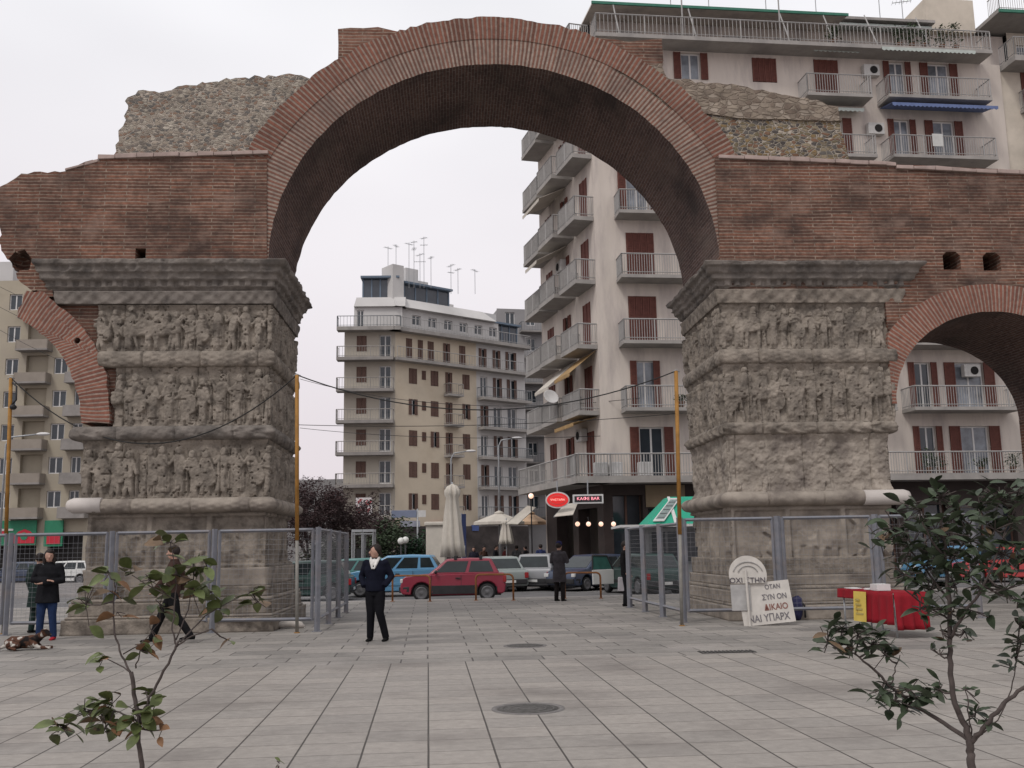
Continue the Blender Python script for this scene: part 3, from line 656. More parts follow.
def window(fr, par, a, b, c, d, kind='open', v=0, shut=None, glass=None, frm=None, detail=True, name='window'):
    """a..b, c..d opening; kind: open / closed / bare / half"""
    shut = shut or m_shut; glass = glass or m_glass; frm = frm or m_frame; t = .07 if detail else .09
    f = MB(fr); vv = v+.13
    for q in ((a, a+t, c, d), (b-t, b, c, d), (a+t, b-t, d-t, d), (a+t, b-t, c, c+t), ((a+b)/2-t*.6, (a+b)/2+t*.6, c+t, d-t)): f.box((q[0], vv, q[2]), (q[1], vv+.05, q[3]))
    w = f.build(name, frm, par)
    MB(fr).box((a+t*.5, vv+.02, c+t*.5), (b-t*.5, vv+.04, d-t*.5)).build('pane', glass, w)
    if kind == 'closed':
        s = MB(fr); n = 4 if b-a > 1 else 2; sw = (b-a)/n
        for k in range(n):
            x0 = a+k*sw+.01; x1 = x0+sw-.02; s.box((x0, v-.02, c+.02), (x1, v+.03, d-.02))
            s.box((x0, v-.05, c+.02), (x0+.06, v-.02, d-.02)); s.box((x1-.06, v-.05, c+.02), (x1, v-.02, d-.02))
            if detail:
                z = c+.1
                while z < d-.1: s.box((x0+.06, v-.038, z), (x1-.06, v-.02, z+.035)); z += .085
        s.build('shutter', shut, w)
    elif kind in ('open', 'half', 'folded'):
        sw = min(.55, (b-a)*.36) if kind != 'folded' else .28
        sides = [(a-sw-.02, a-.02), (b+.02, b+sw+.02)] if kind == 'open' else ([(b+.02, b+sw+.02)] if kind == 'half' else [(a-.03, a+sw), (b-sw, b+.03)])
        for x0, x1 in sides:
            s = MB(fr); s.box((x0, v-.06, c), (x1, v-.015, d)); 
            for q in ((x0, x0+.06, c, d), (x1-.06, x1, c, d)): s.box((q[0], v-.085, q[2]), (q[1], v-.06, q[3]))
            if detail:
                z = c+.08
                while z < d-.08: s.box((x0+.06, v-.078, z), (x1-.06, v-.06, z+.035)); z += .085
            s.build('shutter', shut, w)
    return w
def balcony(fr, par, u0, u1, z, out=1.15, rmat=None, smat=None, sp=.13, h=1.0, solid=False, name='balcony', left=True, right=True, v=0, th=.16):
    rmat = rmat or m_rail; smat = smat or m_slab
    b = MB(fr).box((u0, v-out, z-th), (u1, v-.003, z)).build(name, smat, par)
    r = MB(fr); e = v-out+.05
    runs = [((u0+.04, e), (u1-.04, e))]
    if left: runs.append(((u0+.04, e), (u0+.04, v)))
    if right: runs.append(((u1-.04, e), (u1-.04, v)))
    for (p, q) in runs:
        L = math.hypot(q[0]-p[0], q[1]-p[1])
        if solid: 
            r.prism([(0, 0)]*0 or [(p[0], z), (q[0], z), (q[0], z+h*.8), (p[0], z+h*.8)], p[1], p[1]+.06) if p[1] == q[1] else r.box((p[0]-.03, min(p[1], q[1]), z), (p[0]+.03, max(p[1], q[1]), z+h*.8))
            continue
        r.bar((p[0], p[1], z+h), (q[0], q[1], z+h), .05); r.bar((p[0], p[1], z+.12), (q[0], q[1], z+.12), .03)
        n = max(1, int(L/sp))
        for k in range(n+1):
            t = k/n; x = p[0]+(q[0]-p[0])*t; y = p[1]+(q[1]-p[1])*t; r.bar((x, y, z), (x, y, z+h), .05 if k % 12 == 0 else .022)
    r.build('railing', rmat, b); return b
def awning(fr, par, u0, u1, z, out=1.1, drop=.35, mat=None, val=.2, v=0):
    m = MB(fr); n = max(2, int((u1-u0)/.22))
    m.hexa([(u0, v-.02, z-.02), (u1, v-.02, z-.02), (u1, v-out, z-drop-.02), (u0, v-out, z-drop-.02), (u0, v-.02, z), (u1, v-.02, z), (u1, v-out, z-drop), (u0, v-out, z-drop)])
    for k in range(n):
        a = u0+(u1-u0)*k/n; b = u0+(u1-u0)*(k+1)/n; m.prism([(a, z-drop), (b, z-drop), (b, z-drop-val*.7), ((a+b)/2, z-drop-val), (a, z-drop-val*.7)], v-out-.015, v-out)
    return m.build('awning', mat or m_awn, par)
def acunit(fr, par, u, z, v=0, s=1):
    o = MB(fr).box((u-.42*s, v-.34, z-.3*s), (u+.42*s, v-.03, z+.3*s)).build('air_conditioner', m_ac, par, bevel=.02)
    g = MB(fr).lathe([(.2*s, -.02), (.2*s, 0)], (u+.1*s, v-.345, z), 20, 'y', smooth=False); g.build('fan_grille', m_dark, o); return o
def antenna(par, p, h, seed):
    rs = random.Random(seed); m = MB(); x, y, z = p; m.bar((x, y, z), (x, y, z+h), .035)
    for k in range(rs.choice([1, 2])):
        zz = z+h-.15-k*.7; a = rs.uniform(0, 3.1); d = Vector((math.cos(a), math.sin(a), 0)); e = Vector((-d.y, d.x, 0)); c = Vector((x, y, zz)); L = rs.uniform(.3, .55)
        m.bar(c-d*L, c+d*L, .03)
        for t in np.linspace(-1, 1, 6): m.bar(c+d*(L*t)-e*.22, c+d*(L*t)+e*.22, .014)
    return m.build('antenna', m_metal, par)

# ---------- right hand apartment block
_bc = aty(600, 400, 46.0); Bf = Fr((_bc.x, _bc.y), 7.0); uC = 0.0; cornerP = Bf.P((uC, 0, 0))
Bs = Fr((cornerP.x, cornerP.y), 105.7)   # side face: u runs away from the corner along the side street, V points left
# for this frame, outwards (towards the street) is +V, so depth values are negated below by using a mirrored frame
class FrS(Fr):
    def P(s, p): return s.o + s.U*p[0] - s.V*p[1] + Vector((0, 0, p[2]))
Bside = FrS((cornerP.x, cornerP.y), 105.7)
rb = thing('apartment_building', 'tall pinkish apartment block with red brown shutters and stacked balconies behind the arch', 'building', cornerP)
FL = [4.7+3.13*k for k in range(8)]; FL[7] -= .5
def bu(px, py=300): return Bf.hit(px, py)[0]
ops = []; wins = []; uE1 = bu(1003, 100)
cols = []
for k in range(7):
    z = FL[k]
    # column A
    ka = ['open', 'folded', 'closed', 'closed', 'open', 'open', 'bare'][k]
    a, b = bu(628), bu(656)
    if ka == 'open' and k == 0: a, b = bu(634), bu(658)
    if ka == 'open' and k > 0: a, b = bu(630), bu(652)
    wins.append((a, b, z+.02, z+2.35, ka, m_glass if k in (0,) else m_glassc)); 
    # column B and B2
    if k < 6: wins.append((bu(694), bu(713), z+.9, z+2.3, 'open' if k % 2 == 0 else 'closed', m_glassc)); wins.append((bu(766), bu(791), z+.9, z+2.2, 'closed', m_glass))
    # columns C, D
    wins.append((bu(830), bu(855), z+.02, z+2.3, 'closed' if k % 2 == 0 else 'half', m_glassc))
    wins.append((bu(908), bu(924), z+.02, z+2.35, 'open', m_glass if k < 2 else m_glassc)); wins.append((bu(948), bu(970) if k > 1 else bu(976), z+.02, z+2.35, 'open', m_glassc))
wins = [w for w in wins if not (w[0] > bu(690) and w[0] < bu(700) and False)]
z6 = FL[6]
wins = [w for w in wins if not (abs(w[2]-.02-z6) < .01 and w[0] < bu(640))]
wins += [(bu(692), bu(712), z6+.95, z6+2.35, 'open', m_glassc), (bu(766), bu(791), z6+.95, z6+2.25, 'closed', m_glass)]
ops = [w[:4] for w in wins]
g_ops = [(bu(606), bu(635), .1, 3.9), (bu(640), bu(700), .1, 3.3), (bu(705), bu(790), .1, 3.3), (bu(800), bu(880), .1, 3.3), (bu(890), bu(930), .1, 3.3), (bu(938), bu(995), .1, 3.3)]
facade(Bf, uC, uE1, 4.5, FL[7]-.2, ops, m_wallR, rb)
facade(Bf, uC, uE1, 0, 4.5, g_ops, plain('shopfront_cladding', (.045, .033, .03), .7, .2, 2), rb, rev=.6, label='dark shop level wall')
for w in wins: window(Bf, rb, *w[:5], glass=w[5])
for k in range(7):
    z = FL[k]
    if k < 6 and k > 0: balcony(Bf, rb, bu(617), bu(688), z, 1.1, sp=.12)
    balcony(Bf, rb, bu(812 if k > 0 else 806), bu(878), z, 1.1) if k > 0 else None
    if k > 0: balcony(Bf, rb, bu(893), bu(997), z, 1.25)
    if k in (2, 6): awning(Bf, rb, bu(890), bu(985), z+2.8, 1.2, .3)
    if k == 5: awning(Bf, rb, bu(895), bu(1001), z+2.9, 1.3, .25, m_awnb)
    if k in (5, 6): awning(Bf, rb, bu(825), bu(872), z+2.75, .7, .2)
    if k in (1, 3): acunit(Bf, rb, bu(962 if k == 1 else 962), z+1.9)
    if k in (5, 6): acunit(Bf, rb, bu(887), z+1.7)
balcony(Bf, rb, bu(555)+.5, bu(1003), FL[0], 1.3, left=True, th=.3)
balcony(Bf, rb, bu(600)-.05, bu(1003), FL[7]-.0, 1.15, th=.2, sp=.2)
# pale rolled blinds and clutter over the first floor balcony
for px_ in (592, 606, 634): MB(Bf).box((bu(px_)-.3, -1.0, FL[0]+.02), (bu(px_)+.3, -.6, FL[0]+.65)).build('planter', m_frame, rb, bevel=.03)
# beige shutter box over the shop, dark recess behind shop openings
MB(Bf).box((bu(638), -.05, 3.35), (bu(676), .05, 4.35)).build('sign_panel', plain('beige_panel', (.26, .2, .13), .8, .12, 2), rb)
for a, b, c, d in g_ops:
    sh = MB(Bf).box((a, .5, c), (b, .56, d)).build('shop_window', m_glass, rb)
    f = MB(Bf)
    n = max(2, int((b-a)/1.1))
    for k in range(n+1): x = a+(b-a)*k/n; f.box((x-.05, .42, c), (x+.05, .5, d))
    f.build('frame', plain('brown_mullion', (.11, .06, .045), .6, .2, 4), sh)
# penthouse set back, terrace canopy
zt = FL[7]
phw = [(bu(612)+1.2+i*2.9, bu(612)+2.6+i*2.9, zt+.8, zt+2.1) for i in range(6)]
phw = [w for w in phw if w[1] < uE1-.3]
facade(Bf, uC+.6, uE1+2, zt, zt+2.75, phw, m_wallR, rb, v=2.4)
for i, w in enumerate(phw): window(Bf, rb, *w, kind='bare', v=2.4, glass=m_glassc)
rc = MB(Bf).hexa([(uC+.3, .25, zt+2.3), (bu(872), .25, zt+2.3), (bu(872), 5.5, zt+3.0), (uC+.3, 5.5, zt+3.0), (uC+.3, .25, zt+2.38), (bu(872), .25, zt+2.38), (bu(872), 5.5, zt+3.1), (uC+.3, 5.5, zt+3.1)]).build('roof_canopy', m_wallR, rb)
MB(Bf).box((uC+.25, .17, zt+2.26), (bu(872)+.02, .245, zt+2.4)).build('edge_trim', m_awng, rc)
MB(Bf).box((bu(640), 3.2, zt+2.9), (bu(870), 5.4, zt+3.9)).build('roof_room', m_wallY2, rb)
MB(Bf).box((bu(872)+.02, 1.2, zt+2.7), (bu(975), 5.5, zt+2.85)).build('roof_canopy', m_slab, rb)
awning(Bf, rb, bu(874), bu(973), zt+2.7, .9, .12, m_awn, .22, v=2.3)
for px_ in (625, 690, 704, 790, 800, 846, 890, 944): MB(Bf).bar((bu(px_), -.9, zt), (bu(px_), -.9 if px_ in (690, 790) else .3, zt+2.4), .055).build('canopy_post', m_rail, rb)
MB(Bf).box((bu(975), 2, zt+2.7), (uE1+.2, 6, zt+4.6)).build('stair_tower', m_wallR2, rb)
MB(Bf).box((bu(730), 4, zt+3.2), (bu(748), 5, zt+4.3)).build('chimney', m_wallR, rb)
for i, (px_, h) in enumerate(((700, 3.2), (742, 2.4), (805, 3.3), (860, 3), (930, 4.5), (955, 3.5))): antenna(rb, Bf.P((bu(px_), 2.5, zt+3)), h*.7, i)
# roof slab and rear mass
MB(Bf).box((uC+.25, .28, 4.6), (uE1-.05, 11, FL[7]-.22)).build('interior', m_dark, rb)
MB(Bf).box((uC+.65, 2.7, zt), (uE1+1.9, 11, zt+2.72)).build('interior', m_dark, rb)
# --- side face along the street, with tiers of deep balconies
SL = 8.6; sw = []
for k in range(7):
    for (a, b, kd) in ((.9, 1.9, 'closed'), (3.8, 4.8, 'folded'), (6.6, 7.6, 'closed')):
        sw.append((a, b, FL[k]+.02, FL[k]+2.3, kd))
facade(Bside, 0, SL, 4.5, zt-.2, [w[:4] for w in sw], m_wallR, rb)
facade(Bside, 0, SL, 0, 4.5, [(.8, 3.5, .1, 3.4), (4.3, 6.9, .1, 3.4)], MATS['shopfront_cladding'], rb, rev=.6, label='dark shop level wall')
for w in sw: window(Bside, rb, *w, glass=m_glass, detail=False)
for k in range(1, 8):
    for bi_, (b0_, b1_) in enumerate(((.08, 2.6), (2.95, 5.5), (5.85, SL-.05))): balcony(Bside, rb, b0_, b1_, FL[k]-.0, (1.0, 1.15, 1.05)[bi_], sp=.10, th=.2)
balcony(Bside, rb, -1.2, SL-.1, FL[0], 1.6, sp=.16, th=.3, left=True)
def sawn(u0, u1, k, out, drop, mat): awning(Bside, rb, u0, u1, FL[k]+2.9, out, drop, mat)
sawn(.4, 3.2, 0, 1.2, .3, m_awno); sawn(.3, 2.6, 1, 1.35, 1.1, m_awno); sawn(3.2, 5.4, 1, 1.5, 1.3, m_awnc); sawn(4, 7, 4, 1.5, .7, m_awnc); sawn(4, 7, 6, 1.6, .6, m_slab); sawn(4, 6, 3, 1.7, .9, m_awnc)
acunit(Bside, rb, 2.2, FL[0]+2.2); acunit(Bside, rb, 2.2, FL[5]+1.9); acunit(Bside, rb, 4.6, FL[3]+1.9)
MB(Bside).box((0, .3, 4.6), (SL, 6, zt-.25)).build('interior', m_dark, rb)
MB(Bside).box((SL, -.02, 0), (SL+.1, 8, zt)).build('end_wall', m_wallR, rb)
# satellite dish on the side balcony
d0 = Bside.P((3.0, -1.45, FL[1]+1.0)); M = Matrix.Translation(d0) @ Matrix.Rotation(R(60), 4, 'X') @ Matrix.Rotation(R(20), 4, 'Y')
MB().lathe([(.02, .0), (.2, .02), (.38, .1), (.4, .13), (.37, .12), (.18, .04), (.02, .02)], n=20).xf(M).build('satellite_dish', m_frame, rb)
# ---------- neighbouring block to the right
nb = thing('apartment_building', 'cream neighbouring block with set back top floor at the right edge', 'building', Bf.P((uE1, 0, 0)))
uN = uE1+14
nw = [(uE1+1.2+j*2.9, uE1+2.3+j*2.9, FL[k]+.05, FL[k]+2.3, ('closed', 'folded')[(j+k) % 2]) for k in range(7) for j in range(4)]
facade(Bf, uE1+.01, uN, 0, FL[7]-.3, [w[:4] for w in nw], m_wallR2, nb, v=.15)
for w in nw: window(Bf, nb, *w, v=.15, glass=m_glass)
for k in range(0, 7): balcony(Bf, nb, uE1+1.0, uN-1, FL[k], 1.1, v=.15)
balcony(Bf, nb, uE1+.1, uN, FL[7]-.2, 1.3, v=.15, th=.3)
facade(Bf, uE1+2.1, uN, FL[7]-.2, FL[7]+2.9, [(uE1+2.6, uE1+4.2, FL[7]+.2, FL[7]+2.2)], m_wallR2, nb, v=2.2)
window(Bf, nb, uE1+2.6, uE1+4.2, FL[7]+.2, FL[7]+2.2, 'bare', v=2.2, glass=m_glassc)
rr = MB(Bf).box((uE1+.4, .2, FL[7]+2.9), (uN, 8, FL[7]+3.1)).build('roof', m_slab, nb); MB(Bf).box((uE1+.4, .1, FL[7]+2.88), (uN, .197, FL[7]+3.05)).build('edge_trim', m_awng, rr)
r_ = balcony(Bf, nb, uE1+.6, uN-.2, FL[7]+3.2, 1.0, v=1.4, th=.05)
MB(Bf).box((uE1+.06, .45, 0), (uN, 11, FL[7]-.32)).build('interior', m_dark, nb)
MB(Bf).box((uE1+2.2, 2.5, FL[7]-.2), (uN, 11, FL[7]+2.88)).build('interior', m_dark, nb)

# ---------- yellow block closing the street
Yc = aty(395, 560, 93); YR = Fr((Yc.x, Yc.y), 39.3); YL = Fr((Yc.x, Yc.y), 2.0)
yb = thing('apartment_building', 'ochre yellow corner block with white penthouse at the far end of the street', 'building', Yc)
YF = [4.6+2.98*k for k in range(6)]; LR = 0
def yu(px): return YR.hit(px, 440)[0]
def yl(px): return YL.hit(px, 440)[0]
uEnd = yu(526); wy = []
for k in range(5):
    z = YF[k]
    for j, (a, b, h0, h1) in enumerate(((409, 417, .7, 2.2), (422, 426, 1.2, 2.1), (431, 438.5, .7, 2.2), (463, 470, .7, 2.2))):
        kd = ('folded', 'closed', 'closed')[(j*2+k) % 3] if j != 1 else 'closed'
        wy.append((yu(a), yu(b), z+h0, z+h1, kd))
    wy.append((yu(446), yu(452), z+.1, z+2.2, 'folded'))
    for (a, b) in ((481, 488), (494, 502), (508, 517)): wy.append((yu(a), yu(b), z+.1, z+2.2, ('folded', 'bare')[(k+int(a)) % 2]))
wy += [(yu(a), yu(b), YF[5]+.2, YF[5]+2.1, kd) for a, b, kd in ((406, 412, 'closed'), (418, 423, 'closed'), (428, 434, 'closed'), (444, 450, 'folded'), (460, 466, 'closed'), (480, 487, 'folded'), (494, 501, 'folded'), (507, 517, 'folded'))]
bay = yu(477)
facade(YR, 0, bay, 0, 22.4, [w[:4] for w in wy if w[1] < bay]+[(1, 4, .1, 3.6), (5, 9, .1, 3.6)], m_wallY, yb)
facade(YR, bay, uEnd, 0, 22.4, [w[:4] for w in wy if w[0] > bay]+[(bay+.5, uEnd-.5, .1, 3.6)], m_wallY2, yb, label='pale recessed bay wall')
for w in wy: window(YR, yb, *w, shut=m_shutb, glass=m_glass, detail=False)
for k in range(0, 6):
    z = YF[k]
    if k < 5: balcony(YR, yb, yu(444), yu(459), z, .9, sp=.25, rmat=m_slab, th=.22)
    if k < 5: balcony(YR, yb, bay+.1, uEnd, z, 1.1, sp=.25, rmat=m_raild, th=.28)
balcony(YR, yb, -.4, uEnd+.2, YF[5], .95, sp=.35, th=.3, left=False)
balcony(YR, yb, -.8, uEnd+.2, 22.4, .9, sp=.35, th=.35, left=False)
w2 = []; uW = yl(337)
for k in range(0, 6):
    z = YF[k]; w2 += [(yl(356), yl(366), z+.7, z+2.2, 'closed'), (yl(379), yl(391), z+.1, z+2.25, 'bare')]
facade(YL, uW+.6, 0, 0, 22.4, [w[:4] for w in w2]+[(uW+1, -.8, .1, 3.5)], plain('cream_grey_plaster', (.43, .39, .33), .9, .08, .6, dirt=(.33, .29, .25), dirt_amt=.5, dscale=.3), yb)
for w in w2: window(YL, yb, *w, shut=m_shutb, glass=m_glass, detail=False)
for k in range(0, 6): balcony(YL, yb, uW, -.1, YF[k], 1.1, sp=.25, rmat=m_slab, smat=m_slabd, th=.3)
balcony(YL, yb, uW, .6, 22.4, 1.1, sp=.3, rmat=m_raild, th=.35)
mbw = MB(); a_ = YL.P((uW+.6, 0, 0)); b_ = Vector((a_.x+.5, a_.y+14, 0)); mbw.quad((a_.x, a_.y, 0), (b_.x, b_.y, 0), (b_.x, b_.y, 22.4), (a_.x, a_.y, 22.4)); mbw.build('side_wall', m_wallY, yb, recalc=False)
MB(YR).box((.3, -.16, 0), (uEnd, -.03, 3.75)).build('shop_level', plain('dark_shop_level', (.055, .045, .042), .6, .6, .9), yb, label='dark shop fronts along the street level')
# penthouse
facade(YR, .5, yu(505), 22.4, 24.7, [(yu(418)-.1+i*1.9, yu(418)+.9+i*1.9, 23.2, 24.2) for i in range(6)], m_wallY2, yb, v=.8)
for i in range(6): window(YR, yb, yu(418)-.1+i*1.9, yu(418)+.9+i*1.9, 23.2, 24.2, 'bare', v=.8, detail=False)
facade(YL, yl(352), .6, 22.4, 24.7, [(yl(355), yl(362), 22.6, 24.4)], m_wallY2, yb, v=.8)
window(YL, yb, yl(355), yl(362), 22.6, 24.4, 'bare', v=.8, detail=False)
MB(YR).hexa([(.2, .2, 24.7), (yu(500), .2, 24.7), (yu(500), 6, 24.7), (.2, 6, 24.7), (.4, .9, 25.7), (yu(490), .9, 25.7), (yu(490), 6, 25.7), (.4, 6, 25.7)]).build('roof', m_wallY2, yb)
MB(YL).hexa([(yl(352), .5, 24.7), (.9, .5, 24.7), (.9, 6, 24.7), (yl(352), 6, 24.7), (yl(354), 1, 25.7), (.9, 1, 25.7), (.9, 6, 25.7), (yl(354), 6, 25.7)]).build('roof', m_wallY2, yb)
def glassbox(fr, u0, u1, v, z0, z1, n):
    o = MB(fr).box((u0, v, z0), (u1, v+4, z1)).build('roof_room', plain('dark_glazing', (.05, .06, .075), .15, .2, 1, spec=.6), yb); f = MB(fr)
    for k in range(n+1): x = u0+(u1-u0)*k/n; f.box((x-.07, v-.06, z0), (x+.07, v-.001, z1))
    f.box((u0-.2, v-.5, z1), (u1+.2, v+4.1, z1+.2)); f.build('frame', plain('blue_grey_trim', (.13, .17, .22), .6, .1, 2), o)
glassbox(YL, yl(360), yl(396), 1.6, 25.7, 27.7, 4); glassbox(YR, yu(413), yu(459), 1.6, 25.7, 27.4, 4); glassbox(YR, yu(470), uEnd, 1.2, 22.5, 24.7, 7)
for (a, b, z1, v_) in ((397.5, 409, 29.0, .9), (423, 436, 29.6, 3), (440, 452, 28.8, 4), (462, 484, 27.2, 5), (508, 522, 26.6, 4)):
    MB(YR).box((yu(a), v_, 24), (yu(b), v_+2, z1)).build('chimney', m_wallY2, yb)
for i, (px_, h) in enumerate(((388, 3.2), (396, 3.4), (409, 3.6), (414, 3.8), (424, 4.2), (420, 2.5), (431, 2.2), (451, 2.0), (458, 1.6), (475, 1.5))):
    q = aty(px_, 278 + (6 if i > 6 else 0), 95); antenna(yb, (q.x, q.y, q.z-1.0), h+1, 20+i)
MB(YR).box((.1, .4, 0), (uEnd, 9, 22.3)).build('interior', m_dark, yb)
pb = tag(MB(YL).box((yl(358), -1.35, YF[0]+.15), (yl(374), -1.27, YF[0]+1.75)).build('billboard', plain('white_board', (.6, .57, .57), .6, .05, 3), None), 'white board with red scribbled strokes on the yellow corner block', 'billboard')
ORG[pb.name] = (0, 0, 0)
rs = random.Random(4); sm = MB(YL); uu0, uu1 = yl(360), yl(372)
for k in range(9):
    u_ = rs.uniform(uu0, uu1); z_ = YF[0]+rs.uniform(.35, 1.5); pts_ = [(u_+.25*math.cos(q*.9+k), -1.37, z_+.22*math.sin(q*1.3+k)) for q in range(6)]; sm.tube(pts_, .035, n=5)
sm.build('lettering', plain('red_paint', (.5, .06, .07), .6, .1, 3), pb)
# ground floor shops of the yellow block: dull signs
for (a, b, zz, c) in ((400, 418, 4.0, (.35, .36, .42)), (428, 446, 3.9, (.3, .1, .12)), (470, 476, 3.6, (.08, .12, .3))):
    MB(YR).box((yu(a), -.3, zz-.3), (yu(b), -.05, zz+.25)).build('shop_sign', plain('shop_sign_%d' % a, c, .6, .2, 3), yb)

# ---------- grey block between
gb = thing('apartment_building', 'narrow grey block squeezed between the yellow block and the pinkish one', 'building', aty(515, 560, 112))
GF = Fr((gb.location.x, 112.0), 12); gu0 = GF.hit(498, 400)[0]; gu1 = GF.hit(560, 400)[0]
gw = [(gu0+1+j*2.4, gu0+2.1+j*2.4, 5+3*k+.8, 5+3*k+2.3) for k in range(8) for j in range(2)]
ztg = GF.hit(515, 309)[1]
facade(GF, gu0, gu1, 0, ztg, [w for w in gw if w[3] < ztg], m_wallG, gb)
for w in gw:
    if w[3] < ztg: window(GF, gb, *w, kind='bare', detail=False)
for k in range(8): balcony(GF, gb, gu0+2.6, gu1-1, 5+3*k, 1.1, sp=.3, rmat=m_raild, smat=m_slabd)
MB(GF).box((gu0+.1, .3, 0), (gu1, 8, ztg-.05)).build('interior', m_wallG, gb)
# ---------- left block
lc = aty(-60, 560, 86); LF = Fr((0, 86.0), -1.0)
lb = thing('apartment_building', 'cream apartment block with boxy balconies at the left edge', 'building', LF.P((LF.hit(-30, 400)[0], 0, 0)))
def lu(px): return LF.hit(px, 400)[0]
LZ = [4.9+2.93*k for k in range(7)]
lw = []
for k in range(7):
    z = LZ[k]
    for a, b in ((-62, -48), (-42, -30), (-20, -10), (3, 16), (52, 66), (74, 84), (98, 112)): lw.append((lu(a), lu(b), z+.8, z+2.25, 'bare'))
    lw.append((lu(24), lu(46), z+.02, z+2.5, 'none'))
facade(LF, lu(-80), lu(140), 0, 26.0, [w[:4] for w in lw]+[(lu(4), lu(45), .1, 2.5), (lu(56), lu(90), .1, 3.6), (lu(-50), lu(-8), .1, 3.2)], m_wallL, lb, rev=.5)
for w in lw:
    if w[4] != 'none': window(LF, lb, *w[:5], detail=False, glass=m_glass)
for k in range(7):
    z = LZ[k]; balcony(LF, lb, lu(18), lu(50), z, 1.1, solid=True, rmat=plain('balcony_front', (.27, .235, .20), .9, .12, 1), smat=m_slabd)
    MB(LF).box((lu(24), .42, z), (lu(46), .49, z+2.5)).build('balcony_back', m_wallL, lb)
    balcony(LF, lb, lu(68), lu(95), z, 1.0, solid=True, rmat=m_slabd, smat=m_slabd)
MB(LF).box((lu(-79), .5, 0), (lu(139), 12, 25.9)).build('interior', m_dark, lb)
MB(LF).box((lu(-79), .8, 26), (lu(0), 10, 28)).build('roof_room', m_wallY2, lb)
# shop signs: green and red with a small arched emblem
m_grn = plain('sign_green', (.03, .2, .11), .5, .1, 3); m_red = plain('sign_red', (.5, .03, .05), .5, .1, 3)
sg = tag(MB(LF).box((lu(5), -.4, 2.55), (lu(46), -.25, 4.65)).build('shop_sign', m_grn, None), 'green and red shop sign with arched red emblem under the left block', 'sign'); ORG[sg.name] = (0, 0, 0)
h0 = lu(25); h1 = lu(45); hm_ = (h0+h1)/2
MB(LF).prism([(h0, 2.7), (h1, 2.7), (h1, 3.35), (hm_+.5, 3.7), (hm_, 3.9), (hm_-.5, 3.7), (h0, 3.35)], -.46, -.41).build('emblem', m_red, sg)
MB(LF).lathe([(.32, -.5), (.32, -.47)], (hm_, 0, 3.3), 20, 'y').build('emblem', m_grn, sg)
MB(LF).box((lu(12), -.46, 3.4), (lu(19), -.41, 3.75)).build('emblem', m_red, sg)
MB(LF).box((lu(6), -.46, 3.78), (lu(24), -.41, 3.95)).build('emblem', m_wallY2, sg)
sg = tag(MB(LF).box((lu(54), -.4, 2.4), (lu(72), -.25, 4.6)).build('shop_sign', m_grn, None), 'narrow green shop sign with red patch beside the pier base', 'sign'); ORG[sg.name] = (0, 0, 0)
MB(LF).box((lu(57), -.46, 2.6), (lu(70), -.41, 3.5)).build('emblem', m_red, sg)
# row of low buildings far behind on the left to close the skyline
fb = thing('apartment_building', 'low distant grey block behind the dark trees', 'building', (-42, 120, 0))
FF = Fr((-42, 120), -3); fw = [(2+j*3, 3.4+j*3, 4+3*k, 5.5+3*k) for k in range(2) for j in range(9)]
facade(FF, 0, 30, 0, 10, fw, m_wallG, fb); [window(FF, fb, *w, kind='bare', detail=False) for w in fw]
MB(FF).box((0, .3, 0), (30, 8, 9.9)).build('interior', m_dark, fb)
